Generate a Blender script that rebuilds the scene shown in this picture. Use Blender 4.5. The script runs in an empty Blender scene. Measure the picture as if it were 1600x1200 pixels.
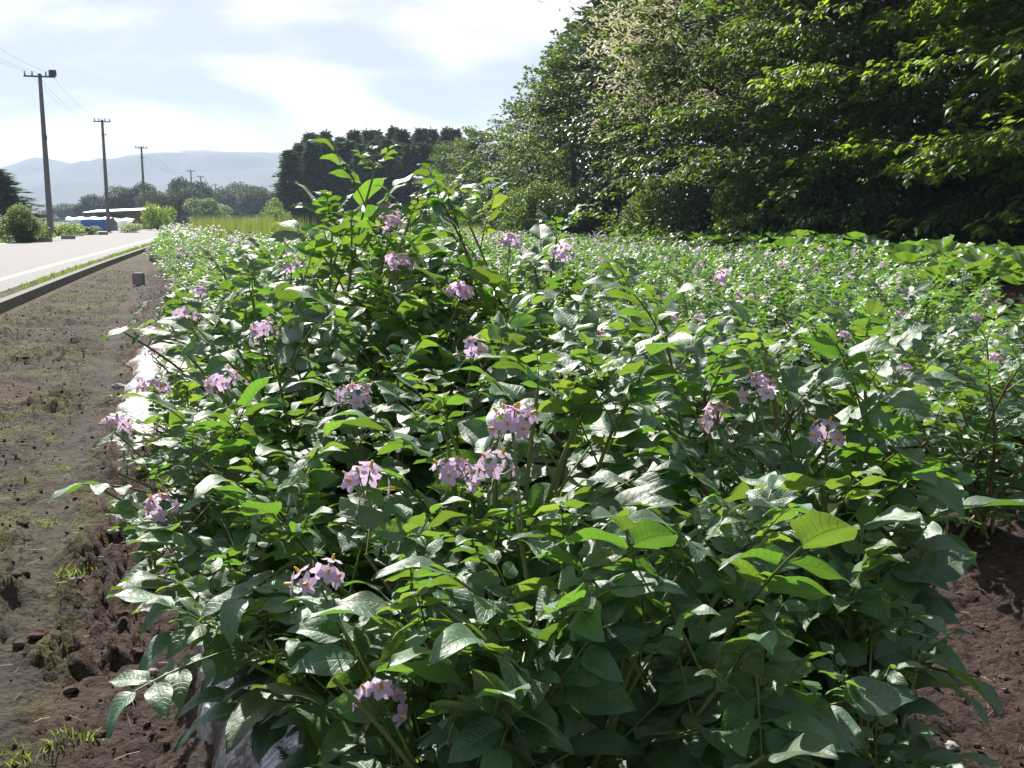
import bpy, math, random
import numpy as np
from mathutils import Matrix, Vector

PI = math.pi
scene = bpy.context.scene
COL = scene.collection
CAM_H = 1.2
F = 1600.0
PITCH = math.atan(257 / F)
CP, SP = math.cos(PITCH), math.sin(PITCH)

# ------------------------------------------------------------------ camera
cam_d = bpy.data.cameras.new('camera')
cam = bpy.data.objects.new('camera', cam_d)
COL.objects.link(cam)
cam.location = (0, 0, CAM_H)
cam.rotation_euler = (PI / 2 - PITCH, 0, 0)
cam_d.sensor_width = 36
cam_d.lens = 36
cam_d.clip_start = 0.05
cam_d.clip_end = 30000
scene.camera = cam

# ------------------------------------------------------------------ sun and sky
SUN_EL, SUN_AZ = math.radians(40), math.radians(-22)      # azimuth from +Y, negative = to the left
sd = Vector((math.sin(SUN_AZ) * math.cos(SUN_EL), math.cos(SUN_AZ) * math.cos(SUN_EL), math.sin(SUN_EL)))
sun_d = bpy.data.lights.new('sun', 'SUN')
sun_d.energy = 5.0
sun_d.angle = math.radians(0.5)
sun_d.color = (1.0, 0.95, 0.87)
sun = bpy.data.objects.new('sun', sun_d)
COL.objects.link(sun)
sun.rotation_euler = sd.to_track_quat('Z', 'Y').to_euler()

world = bpy.data.worlds.new('World')
scene.world = world
world.use_nodes = True


class NT:
    """small helper round a node tree"""
    def __init__(self, tree):
        self.t = tree
        tree.nodes.clear()

    def n(self, kind, **kw):
        nd = self.t.nodes.new(kind)
        for k, v in kw.items():
            if k.startswith('i_'):
                key = k[2:]
                nd.inputs[int(key) if key.isdigit() else key.replace('_', ' ')].default_value = v
            else:
                setattr(nd, k, v)
        return nd

    def l(self, a, b):
        self.t.links.new(a, b)

    def set(self, sock, v):
        if isinstance(v, bpy.types.NodeSocket):
            self.l(v, sock)
        else:
            sock.default_value = v

    def math(self, op, a, b=None, c=None, clamp=False):
        nd = self.n('ShaderNodeMath', operation=op)
        nd.use_clamp = clamp
        self.set(nd.inputs[0], a)
        if b is not None:
            self.set(nd.inputs[1], b)
        if c is not None:
            self.set(nd.inputs[2], c)
        return nd.outputs[0]

    def mix(self, f, a, b, mode='MIX'):
        nd = self.n('ShaderNodeMix', data_type='RGBA', blend_type=mode)
        self.set(nd.inputs[0], f)
        self.set(nd.inputs[6], a if isinstance(a, bpy.types.NodeSocket) else (*a, 1))
        self.set(nd.inputs[7], b if isinstance(b, bpy.types.NodeSocket) else (*b, 1))
        return nd.outputs[2]

    def ramp(self, f, lo, hi):
        nd = self.n('ShaderNodeMapRange', interpolation_type='SMOOTHSTEP')
        self.set(nd.inputs[0], f)
        nd.inputs[1].default_value = lo
        nd.inputs[2].default_value = hi
        return nd.outputs[0]

    def noise(self, vec, scale, detail=4, rough=0.5, dist=0.0):
        nd = self.n('ShaderNodeTexNoise')
        nd.inputs['Scale'].default_value = scale
        nd.inputs['Detail'].default_value = detail
        nd.inputs['Roughness'].default_value = rough
        nd.inputs['Distortion'].default_value = dist
        if vec is not None:
            self.l(vec, nd.inputs['Vector'])
        return nd.outputs[0]


def build_world():
    w = NT(world.node_tree)
    out = w.n('ShaderNodeOutputWorld')
    bg = w.n('ShaderNodeBackground')
    bg.inputs[1].default_value = 0.050
    w.l(bg.outputs[0], out.inputs[0])
    sky = w.n('ShaderNodeTexSky', sky_type='NISHITA')
    sky.sun_disc = False
    sky.sun_elevation = SUN_EL
    sky.sun_rotation = SUN_AZ
    sky.air_density = 1.0
    sky.dust_density = 2.0
    tc = w.n('ShaderNodeTexCoord')
    sep = w.n('ShaderNodeSeparateXYZ')
    w.l(tc.outputs['Generated'], sep.inputs[0])
    z = w.math('MAXIMUM', sep.outputs[2], 0.0)
    zz = w.math('ADD', z, 0.16)
    cx = w.math('DIVIDE', sep.outputs[0], zz)
    cy = w.math('DIVIDE', sep.outputs[1], zz)
    cmb = w.n('ShaderNodeCombineXYZ')
    w.l(cx, cmb.inputs[0])
    w.l(cy, cmb.inputs[1])
    cmb.inputs[2].default_value = 3.7
    n1 = w.noise(cmb.outputs[0], 0.62, 7, 0.52, 0.5)
    n2 = w.noise(cmb.outputs[0], 1.9, 5, 0.5, 0.2)
    # forward scattering makes cloud near the sun brighter
    dot = w.n('ShaderNodeVectorMath', operation='DOT_PRODUCT')
    w.l(tc.outputs['Generated'], dot.inputs[0])
    dot.inputs[1].default_value = sd
    d = w.math('MAXIMUM', dot.outputs['Value'], 0.0)
    fwd = w.math('MULTIPLY', w.math('POWER', d, 3.0), 14.0)
    fwd = w.math('ADD', fwd, 4.4)
    white = w.n('ShaderNodeVectorMath', operation='SCALE')
    white.inputs[0].default_value = (1.0, 1.005, 1.03)
    w.l(fwd, white.inputs['Scale'])
    # a bank of thicker grey-blue cloud above a bright band over the horizon
    bank = w.ramp(w.math('ADD', z, w.math('MULTIPLY', w.math('SUBTRACT', n1, 0.5), 0.30)), 0.07, 0.125)
    thick = w.math('MULTIPLY', bank, w.ramp(w.math('ADD', w.math('MULTIPLY', n1, .75), w.math('MULTIPLY', n2, .25)), 0.37, 0.53))
    tint = w.mix(thick, (1.32, 1.20, 1.10), (0.44, 0.46, 0.56))
    cloud = w.mix(1.0, white.outputs[0], tint, 'MULTIPLY')
    # blue sky behind gaps
    gap = w.ramp(n2, 0.60, 0.74)
    col = w.mix(w.math('MULTIPLY', gap, 0.2), cloud, sky.outputs[0])
    w.l(col, bg.inputs[0])


build_world()
scene.view_settings.view_transform = 'Standard'
scene.view_settings.look = 'None'
scene.view_settings.exposure = 1.12
scene.view_settings.gamma = 1
scene.view_settings.use_curve_mapping = False
scene.cycles.max_bounces = 8
scene.cycles.diffuse_bounces = 3
scene.cycles.glossy_bounces = 2
scene.cycles.transmission_bounces = 5
scene.cycles.transparent_max_bounces = 8
scene.cycles.volume_bounces = 1
scene.cycles.caustics_reflective = False
scene.cycles.caustics_refractive = False
scene.cycles.sample_clamp_indirect = 6
scene.cycles.use_denoising = True

# ------------------------------------------------------------------ where things stand
RX, RY = -0.3214, 0.9469       # direction of the crop rows; (s, t) = along, across to the right


def at(x, y, d):
    """point seen at pixel (x, y) of the 1600 x 1200 photograph, d metres ahead"""
    a, b = (x - 800) / F, (600 - y) / F
    ry = CP + b * SP
    k = d / ry
    return np.array([a * k, d, CAM_H + (-SP + b * CP) * k])


def w2r(x, y):
    return x * RX + y * RY, x * RY - y * RX


def r2w(s, t):
    return s * RX + t * RY, s * RY - t * RX


def ss(a, b, x):
    u = np.clip((x - a) / (b - a), 0, 1)
    return u * u * (3 - 2 * u)


_rt = np.random.RandomState(7).rand(512, 512)


def vnoise(x, y):
    xi = np.floor(x).astype(int)
    yi = np.floor(y).astype(int)
    fx, fy = x - xi, y - yi
    fx = fx * fx * (3 - 2 * fx)
    fy = fy * fy * (3 - 2 * fy)
    a = _rt[xi % 512, yi % 512]
    b = _rt[(xi + 1) % 512, yi % 512]
    c = _rt[xi % 512, (yi + 1) % 512]
    d = _rt[(xi + 1) % 512, (yi + 1) % 512]
    return (a * (1 - fx) + b * fx) * (1 - fy) + (c * (1 - fx) + d * fx) * fy - 0.5


def fbm(x, y, o=4, r=0.5):
    s, a = 0, 1
    for i in range(o):
        s = s + a * vnoise(x * 2 ** i + 17 * i, y * 2 ** i + 31 * i)
        a *= r
    return s


KERB = [(-2.6, -1.0), (-4.5, 6.2), (-6.45, 12.9), (-9.6, 23.8), (-13.9, 39.5), (-19.4, 59.3), (-27, 84), (-42, 124), (-66, 180), (-100, 260)]
KY = np.array([p[1] for p in KERB])
KX = np.array([p[0] for p in KERB])


def kerb_x(y):
    return np.interp(y, KY, KX)


def bed(s, t):
    b1 = 0.17 * ss(-0.14, 0.22, t) * (1 - ss(1.15, 1.6, t))
    r = 0.5 + 0.5 * np.cos((t - 2.68) / 0.82 * 2 * PI)
    b2 = 0.13 * r * ss(2.05, 2.3, t) * (1 - ss(24, 25, t))
    return b1 + b2


def ground_h(x, y):
    s, t = w2r(x, y)
    near = np.exp(-np.maximum(np.hypot(x, y) - 10, 0) / 25)
    n = 0.035 * fbm(x * 2.2, y * 2.2, 3)
    c = np.maximum(fbm(x * 8, y * 8, 6, .62), -.15) * 0.055 + np.maximum(fbm(x * 26 + 5, y * 26, 4, .6), 0) * 0.034 + np.maximum(fbm(x * 55 + 3, y * 55, 2, .6) - .08, 0) * .05
    track = np.exp(-((t + 0.50 + .05 * np.sin(s * 1.3)) / 0.085) ** 2)      # the trodden strip between moss and crop
    clod = c * near * (1 - 0.6 * track) * (0.6 + .9 * ss(-.15, .25, fbm(x * 1.7 + 9, y * 1.7, 2)))
    film = ss(-.05, .1, t) * (1 - ss(1.2, 1.4, t))
    h = bed(s, t) + n + clod * (1 - .8 * film) - 0.025 * track
    kx = kerb_x(y)
    h = h * ss(0, .15, x - kx - 0.1) - 0.03 + .06 * (1 - ss(.1, .9, x - kx)) * ss(-.3, 0, x - kx)
    return h


def gz(x, y):
    return float(ground_h(np.array([x]), np.array([y]))[0])


# ------------------------------------------------------------------ mesh helpers
class MB:
    def __init__(self):
        self.V, self.F, self.M, self.U, self.n = [], [], [], [], 0

    def add(self, V, Fs, m=0, uv=None):
        V = np.asarray(V, float)
        Fs = np.asarray(Fs, int)
        self.V.append(V)
        self.F.append(Fs + self.n)
        self.M.append(m if isinstance(m, np.ndarray) else np.full(len(Fs), m, int))
        self.U.append(np.zeros((len(V), 2)) + .5 if uv is None else uv)
        self.n += len(V)

    def mesh(self, name, mats, smooth=True):
        me = bpy.data.meshes.new(name)
        V = np.concatenate(self.V)
        U = np.concatenate(self.U)
        sizes = np.concatenate([np.full(len(f), f.shape[1], int) for f in self.F])
        loops = np.concatenate([f.ravel() for f in self.F])
        me.vertices.add(len(V))
        me.vertices.foreach_set('co', V.astype(np.float32).ravel())
        me.loops.add(len(loops))
        me.loops.foreach_set('vertex_index', loops.astype(np.int32))
        me.polygons.add(len(sizes))
        st = np.zeros(len(sizes), np.int32)
        st[1:] = np.cumsum(sizes)[:-1]
        me.polygons.foreach_set('loop_start', st)
        me.polygons.foreach_set('material_index', np.concatenate(self.M).astype(np.int32))
        me.polygons.foreach_set('use_smooth', np.full(len(sizes), smooth))
        uvl = me.uv_layers.new(name='UVMap')
        uvl.data.foreach_set('uv', U[loops].astype(np.float32).ravel())
        me.update(calc_edges=True)
        for m in (mats if isinstance(mats, (list, tuple)) else [mats]):
            me.materials.append(m)
        return me


def box(mb, c, size, m=0, rz=0.0):
    x, y, z = size[0] / 2, size[1] / 2, size[2] / 2
    V = np.array([[-x, -y, -z], [x, -y, -z], [x, y, -z], [-x, y, -z], [-x, -y, z], [x, -y, z], [x, y, z], [-x, y, z]])
    ca, sa = math.cos(rz), math.sin(rz)
    V = V @ np.array([[ca, sa, 0], [-sa, ca, 0], [0, 0, 1]]) + np.array(c)
    mb.add(V, [[0, 3, 2, 1], [4, 5, 6, 7], [0, 1, 5, 4], [1, 2, 6, 5], [2, 3, 7, 6], [3, 0, 4, 7]], m)


def norm(v):
    return v / (np.linalg.norm(v) + 1e-9)


def tube(mb, P, R, n=6, m=0, cap=True):
    P = np.asarray(P, float)
    R = np.broadcast_to(np.asarray(R, float), (len(P),))
    T = np.gradient(P, axis=0)
    T /= np.linalg.norm(T, axis=1)[:, None] + 1e-9
    ref = np.array([0.3, 0.2, 1.0]) if abs(T[0][2]) < .8 else np.array([1.0, .1, 0])
    A = np.cross(T, ref)
    A /= np.linalg.norm(A, axis=1)[:, None] + 1e-9
    B = np.cross(T, A)
    th = np.arange(n) / n * 2 * PI
    V = P[:, None] + R[:, None, None] * (A[:, None] * np.cos(th)[None, :, None] + B[:, None] * np.sin(th)[None, :, None])
    V = V.reshape(-1, 3)
    k = len(P)
    i, j = np.meshgrid(np.arange(k - 1), np.arange(n), indexing='ij')
    a = i * n + j
    b = i * n + (j + 1) % n
    mb.add(V, np.stack([a, b, b + n, a + n], -1).reshape(-1, 4), m)
    if cap:
        mb.add(V[-n:], [list(range(n))], m)


def frame(p, f, up, s=1.0):
    """4x4 with local y along f and local z near up"""
    f = norm(np.asarray(f, float))
    x = norm(np.cross(f, up))
    z = np.cross(x, f)
    M = np.eye(4)
    M[:3, 0], M[:3, 1], M[:3, 2], M[:3, 3] = x * s, f * s, z * s, p
    return M


def tf(M, V):
    return V @ M[:3, :3].T + M[:3, 3]


def link(name, me, parent=None, M=None, kind=None):
    o = bpy.data.objects.new(name, me)
    COL.objects.link(o)
    if parent is not None:
        o.parent = parent
    if M is not None:
        o.matrix_basis = Matrix(M.tolist()) if isinstance(M, np.ndarray) else M
    if kind:
        o['kind'] = kind
    return o


def tag(o, label, cat, group=None, kind=None):
    o['label'] = label
    o['category'] = cat
    if group:
        o['group'] = group
    if kind:
        o['kind'] = kind
    return o


def empty(name, loc, label, cat, group=None, rz=0.0):
    o = bpy.data.objects.new(name, None)
    COL.objects.link(o)
    o.location = loc
    o.rotation_euler = (0, 0, rz)
    o.empty_display_size = .1
    return tag(o, label, cat, group)


def copy_tree(o, parent=None):
    c = o.copy()
    COL.objects.link(c)
    c.parent = parent
    for ch in o.children:
        copy_tree(ch, c)
    return c


# ------------------------------------------------------------------ materials
def mat(name):
    m = bpy.data.materials.new(name)
    m.use_nodes = True
    return m, NT(m.node_tree)


def simple(name, col, rough=.7, noise=.25, scale=8.0, bump=0.0, metal=0.0, spec=.5):
    m, t = mat(name)
    out = t.n('ShaderNodeOutputMaterial')
    p = t.n('ShaderNodeBsdfPrincipled')
    t.l(p.outputs[0], out.inputs[0])
    tc = t.n('ShaderNodeTexCoord')
    n = t.noise(tc.outputs['Object'], scale, 6, .6)
    c = t.mix(n, tuple(v * (1 - noise) for v in col), tuple(min(1, v * (1 + noise)) for v in col))
    t.l(c, p.inputs['Base Color'])
    p.inputs['Roughness'].default_value = rough
    p.inputs['Metallic'].default_value = metal
    p.inputs['Specular IOR Level'].default_value = spec
    if bump:
        b = t.n('ShaderNodeBump')
        b.inputs['Strength'].default_value = bump
        b.inputs['Distance'].default_value = .02
        t.l(n, b.inputs['Height'])
        t.l(b.outputs[0], p.inputs['Normal'])
    return m


def leaf_mat(name, top, under, trans, tmix=.42, rough=.42, spec=.5, veins=False, var=.3, sheen=0.0, ramp_noise=None):
    m, t = mat(name)
    out = t.n('ShaderNodeOutputMaterial')
    p = t.n('ShaderNodeBsdfPrincipled')
    tr = t.n('ShaderNodeBsdfTranslucent')
    mx = t.n('ShaderNodeMixShader')
    t.l(p.outputs[0], mx.inputs[1])
    t.l(tr.outputs[0], mx.inputs[2])
    t.l(mx.outputs[0], out.inputs[0])
    mx.inputs[0].default_value = tmix
    geo = t.n('ShaderNodeNewGeometry')
    oi = t.n('ShaderNodeObjectInfo')
    r = t.math('FRACT', t.math('ADD', geo.outputs['Random Per Island'], t.math('MULTIPLY', oi.outputs['Random'], 7.31)))
    base = t.mix(geo.outputs['Backfacing'], top, under)
    k = t.n('ShaderNodeMapRange')
    t.l(r, k.inputs[0])
    k.inputs[3].default_value = 1 - var
    k.inputs[4].default_value = 1 + var
    hs = t.n('ShaderNodeHueSaturation')
    t.l(base, hs.inputs['Color'])
    t.l(k.outputs[0], hs.inputs['Value'])
    r2 = t.math('FRACT', t.math('MULTIPLY', r, 13.7))
    k2 = t.n('ShaderNodeMapRange')
    t.l(r2, k2.inputs[0])
    k2.inputs[3].default_value = .475
    k2.inputs[4].default_value = .515
    t.l(k2.outputs[0], hs.inputs['Hue'])
    cbase = hs.outputs[0]
    hs2 = t.n('ShaderNodeHueSaturation')
    hs2.inputs['Color'].default_value = (*trans, 1)
    t.l(k.outputs[0], hs2.inputs['Value'])
    t.l(k2.outputs[0], hs2.inputs['Hue'])
    ctr = hs2.outputs[0]
    if veins:
        uv = t.n('ShaderNodeUVMap', uv_map='UVMap')
        sp = t.n('ShaderNodeSeparateXYZ')
        t.l(uv.outputs[0], sp.inputs[0])
        av = t.math('ABSOLUTE', t.math('SUBTRACT', t.math('MULTIPLY', sp.outputs[0], 2.0), 1.0))
        ph = t.math('SUBTRACT', t.math('MULTIPLY', sp.outputs[1], 8.5), t.math('MULTIPLY', t.math('POWER', av, 1.2), 1.9))
        w = t.math('SINE', t.math('MULTIPLY', ph, 2 * PI))
        vein = t.ramp(w, .72, 1.0)
        mid = t.math('SUBTRACT', 1.0, t.ramp(av, 0.02, .085))
        v = t.math('MAXIMUM', t.math('MULTIPLY', vein, t.math('SUBTRACT', 1.0, t.math('MULTIPLY', av, .7))), mid)
        cbase = t.mix(t.math('MULTIPLY', v, .40), cbase, (.16, .27, .09))
        ctr = t.mix(t.math('MULTIPLY', v, .45), ctr, (.10, .22, .02))
        vo = t.n('ShaderNodeTexVoronoi', feature='SMOOTH_F1')
        cmb = t.n('ShaderNodeCombineXYZ')
        t.l(t.math('MULTIPLY', sp.outputs[0], 9.0), cmb.inputs[0])
        t.l(t.math('MULTIPLY', sp.outputs[1], 17.0), cmb.inputs[1])
        t.l(r, cmb.inputs[2])
        t.l(cmb.outputs[0], vo.inputs['Vector'])
        vo.inputs['Scale'].default_value = 1.0
        h = t.math('SUBTRACT', t.math('MULTIPLY', vo.outputs['Distance'], -.55), t.math('MULTIPLY', v, .8))
        b = t.n('ShaderNodeBump')
        b.inputs['Strength'].default_value = .42
        b.inputs['Distance'].default_value = .002
        t.l(h, b.inputs['Height'])
        t.l(b.outputs[0], p.inputs['Normal'])
        t.l(b.outputs[0], tr.inputs['Normal'])
    t.l(cbase, p.inputs['Base Color'])
    t.l(ctr, tr.inputs[0])
    p.inputs['Roughness'].default_value = rough
    p.inputs['Specular IOR Level'].default_value = spec
    if sheen:
        p.inputs['Sheen Weight'].default_value = sheen
        p.inputs['Sheen Roughness'].default_value = .4
    return m


M_LEAF = leaf_mat('potato_leaf', (.036, .122, .046), (.085, .155, .06), (.21, .42, .035), .34, .50, .95, True, .3, .18)
M_YOUNG = leaf_mat('potato_young_leaf', (.08, .17, .055), (.13, .22, .08), (.28, .48, .045), .38, .46, .65, True, .2, .12)
M_LEAFFAR = leaf_mat('potato_leaf_far', (.040, .128, .046), (.085, .155, .06), (.20, .42, .04), .35, .52, .80, False, .35, .15)
M_SQUASH = leaf_mat('squash_leaf', (.05, .14, .035), (.085, .18, .06), (.21, .42, .035), .36, .42, .6, True, .2, .2)
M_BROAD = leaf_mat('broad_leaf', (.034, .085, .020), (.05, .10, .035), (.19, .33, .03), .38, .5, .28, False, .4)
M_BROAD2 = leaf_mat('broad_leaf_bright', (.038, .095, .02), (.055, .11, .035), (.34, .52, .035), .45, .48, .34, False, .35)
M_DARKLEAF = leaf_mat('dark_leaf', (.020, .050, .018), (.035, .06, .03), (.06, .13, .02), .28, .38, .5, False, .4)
M_NEEDLE = leaf_mat('conifer_needles', (.050, .090, .040), (.050, .090, .04), (.10, .17, .04), .22, .7, .12, False, .4)
M_BLOSSOM = leaf_mat('cream_blossom', (.60, .56, .38), (.60, .56, .38), (.6, .58, .36), .4, .6, .2, False, .2)
M_WEED = leaf_mat('weed_leaf', (.06, .13, .03), (.07, .14, .04), (.25, .42, .05), .45, .5, .4, False, .3)
M_GRASS = leaf_mat('grass_blade', (.07, .13, .03), (.07, .13, .03), (.26, .38, .06), .45, .5, .35, False, .35)
M_DRY = leaf_mat('dry_seed_head', (.25, .2, .12), (.25, .2, .12), (.3, .24, .12), .4, .6, .3, False, .3)
M_PETAL = leaf_mat('lilac_petal', (.76, .57, .78), (.70, .55, .75), (.80, .57, .82), .42, .5, .3, False, .14)
M_ANTHER = simple('yellow_anther', (.70, .45, .05), .5, .1)
M_STEM = simple('potato_stem', (.135, .17, .045), .45, .35, 30)
M_STEMP = simple('purple_tinged_stem', (.13, .095, .045), .45, .4, 30)
M_BUD = simple('flower_bud', (.16, .17, .10), .6, .3, 60)
M_BARK = simple('bark', (.07, .055, .042), .9, .4, 6, .5)
M_CONC = simple('grey_concrete', (.30, .29, .27), .85, .25, 9, .3)
M_POLE = simple('concrete_pole', (.20, .19, .18), .8, .2, 3)
M_METAL = simple('dark_steel', (.12, .12, .13), .5, .2, 5, 0, .6)
M_CERAM = simple('white_ceramic', (.6, .6, .58), .3, .1)
M_WIRE = simple('black_wire', (.03, .03, .03), .6, .1)
M_WOOD = simple('weathered_board', (.17, .10, .065), .85, .35, 3)
M_TIN = simple('corrugated_tin', (.42, .43, .44), .4, .2, 2, 0, .5)
M_VINYL = simple('white_vinyl_sheet', (.78, .80, .80), .35, .08, 2)
M_TARP = simple('blue_tarpaulin', (.03, .14, .45), .45, .15, 2)
M_STONE = simple('grey_stone', (.30, .28, .26), .8, .35, 25, .4)
M_STRAW = simple('dry_straw', (.34, .27, .18), .7, .3, 30)
M_CLOD = simple('soil_clod', (.075, .050, .037), .95, .45, 40, .5, 0, .2)


def soil_material():
    m, t = mat('garden_soil')
    out = t.n('ShaderNodeOutputMaterial')
    p = t.n('ShaderNodeBsdfPrincipled')
    t.l(p.outputs[0], out.inputs[0])
    tc = t.n('ShaderNodeTexCoord')
    O = tc.outputs['Object']
    fine = t.noise(O, 45, 8, .65)
    mid = t.noise(O, 5, 5, .6)
    big = t.noise(O, .9, 4, .55, .3)
    c = t.mix(t.ramp(fine, .3, .7), (.016, .010, .008), (.085, .054, .040))
    c = t.mix(t.ramp(mid, .42, .62), c, t.mix(fine, (.030, .018, .014), (.110, .072, .053)))
    # moss and tiny weeds in patches on the undisturbed strip, left of the crop
    sp = t.n('ShaderNodeSeparateXYZ')
    t.l(O, sp.inputs[0])
    tt = t.math('SUBTRACT', t.math('MULTIPLY', sp.outputs[0], RY), t.math('MULTIPLY', sp.outputs[1], RX))
    strip = t.math('SUBTRACT', 1.0, t.ramp(tt, -.42, -.22))
    m1 = t.ramp(t.math('ADD', t.math('MULTIPLY', big, .55), t.math('MULTIPLY', mid, .45)), .46, .57)
    moss = t.math('MULTIPLY', t.math('MULTIPLY', m1, strip), t.ramp(fine, .36, .56))
    c = t.mix(t.math('MULTIPLY', moss, .78), c, t.mix(fine, (.045, .055, .012), (.17, .17, .036)))
    trk = t.math('ABSOLUTE', t.math('ADD', tt, .50))
    grey = t.math('MULTIPLY', t.math('SUBTRACT', 1.0, t.ramp(trk, .05, .13)), .6)
    c = t.mix(grey, c, t.mix(fine, (.034, .028, .026), (.085, .072, .066)))
    peb = t.n('ShaderNodeTexVoronoi', feature='F1')
    t.l(O, peb.inputs['Vector'])
    peb.inputs['Scale'].default_value = 70
    pb = t.math('SUBTRACT', 1.0, t.ramp(peb.outputs['Distance'], .10, .22))
    pick = t.ramp(t.noise(O, 22, 2), .60, .66)
    c = t.mix(t.math('MULTIPLY', pb, pick), c, (.30, .26, .22))
    t.l(c, p.inputs['Base Color'])
    p.inputs['Roughness'].default_value = .92
    p.inputs['Specular IOR Level'].default_value = .3
    b = t.n('ShaderNodeBump')
    b.inputs['Strength'].default_value = .9
    b.inputs['Distance'].default_value = .045
    t.l(t.math('ADD', fine, t.math('MULTIPLY', mid, .7)), b.inputs['Height'])
    t.l(b.outputs[0], p.inputs['Normal'])
    return m


def asphalt_material():
    m, t = mat('worn_asphalt')
    out = t.n('ShaderNodeOutputMaterial')
    p = t.n('ShaderNodeBsdfPrincipled')
    t.l(p.outputs[0], out.inputs[0])
    tc = t.n('ShaderNodeTexCoord')
    n = t.noise(tc.outputs['Object'], 90, 4, .7)
    b = t.noise(tc.outputs['Object'], .35, 5, .6)
    c = t.mix(n, (.08, .08, .08), (.16, .158, .155))
    c = t.mix(t.math('MULTIPLY', b, .35), c, (.15, .147, .14))
    t.l(c, p.inputs['Base Color'])
    p.inputs['Roughness'].default_value = .8
    p.inputs['Specular IOR Level'].default_value = .3
    return m


def ground_material():
    m, t = mat('meadow_ground')
    out = t.n('ShaderNodeOutputMaterial')
    p = t.n('ShaderNodeBsdfPrincipled')
    t.l(p.outputs[0], out.inputs[0])
    tc = t.n('ShaderNodeTexCoord')
    n = t.noise(tc.outputs['Object'], .05, 6, .6)
    f = t.noise(tc.outputs['Object'], 3, 6, .7)
    c = t.mix(n, (.05, .085, .025), (.09, .12, .035))
    c = t.mix(t.math('MULTIPLY', f, .6), c, (.06, .055, .03))
    t.l(c, p.inputs['Base Color'])
    p.inputs['Roughness'].default_value = .95
    return m


def film_material():
    m, t = mat('crumpled_plastic_film')
    out = t.n('ShaderNodeOutputMaterial')
    p = t.n('ShaderNodeBsdfPrincipled')
    t.l(p.outputs[0], out.inputs[0])
    tc = t.n('ShaderNodeTexCoord')
    mp = t.n('ShaderNodeMapping')
    t.l(tc.outputs['Object'], mp.inputs[0])
    mp.inputs['Rotation'].default_value = (0, 0, -.33)
    mp.inputs['Scale'].default_value = (6, 26, 6)
    n = t.noise(mp.outputs[0], 2.4, 5, .6, .8)
    dirt = t.ramp(t.noise(tc.outputs['Object'], 6, 7, .7), .43, .55)
    c = t.mix(dirt, (.42, .43, .45), (.09, .062, .045))
    t.l(c, p.inputs['Base Color'])
    t.l(t.math('ADD', t.math('MULTIPLY', dirt, .4), .17), p.inputs['Roughness'])
    p.inputs['Metallic'].default_value = .6
    p.inputs['Specular IOR Level'].default_value = .9
    b = t.n('ShaderNodeBump')
    b.inputs['Strength'].default_value = .8
    b.inputs['Distance'].default_value = .02
    t.l(n, b.inputs['Height'])
    t.l(b.outputs[0], p.inputs['Normal'])
    return m


M_SOIL = soil_material()
M_ASPH = asphalt_material()
M_GROUND = ground_material()
M_FILM = film_material()
M_PAINT = simple('white_road_paint', (.72, .72, .70), .6, .12, 12)
M_HILL = simple('wooded_hillside', (.020, .036, .036), .95, .3, .01)


# ------------------------------------------------------------------ the land
def grid_mesh(X, Y, Z):
    n, k = X.shape
    V = np.stack([X, Y, Z], -1).reshape(-1, 3)
    i, j = np.meshgrid(np.arange(n - 1), np.arange(k - 1), indexing='ij')
    a = i * k + j
    return V, np.stack([a, a + k, a + k + 1, a + 1], -1).reshape(-1, 4)


def strip_mesh(mb, L, R, m=0):
    L, R = np.asarray(L), np.asarray(R)
    n = len(L)
    V = np.concatenate([L, R])
    i = np.arange(n - 1)
    mb.add(V, np.stack([i, i + n, i + n + 1, i + 1], -1), m)


def make_land():
    # far ground out to the horizon
    xs = np.array([-5800, -3000, -1500, -700, -300, -120, -60, -30, 0, 30, 60, 120, 300, 700, 1500, 3000, 5800.])
    ys = np.array([-400, -100, -30, 0, 20, 40, 80, 130, 200, 300, 500, 800, 1200, 2000, 2700, 3440.])
    X, Y = np.meshgrid(xs, ys, indexing='ij')
    mb = MB()
    mb.add(*grid_mesh(X, Y, X * 0 - .12))
    link('ground', mb.mesh('ground', M_GROUND), kind='structure')
    # the tilled soil: one sheet, finest where bare earth shows
    t = [-9.0, -7, -5, -4, -3.3, -2.8]
    t += list(np.arange(-2.5, .26, .014)) + list(np.arange(.3, 1.3, .06)) + list(np.arange(1.35, 2.75, .018))
    t += list(np.arange(2.8, 7, .1)) + list(np.arange(7, 14, .35)) + list(np.arange(14, 40, 1.5))
    s = [-2.0, -1, 0, .5]
    v = .8
    while v < 100:
        s.append(v)
        v += max(.013, .0055 * v)
    T, S = np.meshgrid(np.array(t), np.array(s), indexing='ij')
    X, Y = r2w(S, T)
    Z = ground_h(X, Y)
    Z = np.where(T < -2.6, Z - .05 * ss(-2.6, -3.2, T), Z)
    mb = MB()
    V, Fq = grid_mesh(X, Y, Z)
    mb.add(V, Fq[:, ::-1])
    link('soil', mb.mesh('soil', M_SOIL), kind='structure')


def road_strip(off0, off1, z0, z1, step=2.0, y0=-1, y1=258):
    ys = np.arange(y0, y1, step)
    xs = kerb_x(ys)
    # smooth the kerb line
    k = np.ones(5) / 5
    xs2 = np.convolve(np.pad(xs, 2, mode='edge'), k, 'valid')
    tx, ty = np.gradient(xs2), np.gradient(ys)
    ln = np.hypot(tx, ty)
    nx, ny = -ty / ln, tx / ln              # to the left of travel
    L = np.stack([xs2 + nx * off0, ys + ny * off0, np.full_like(ys, z0)], -1)
    R = np.stack([xs2 + nx * off1, ys + ny * off1, np.full_like(ys, z1)], -1)
    return L, R


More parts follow.
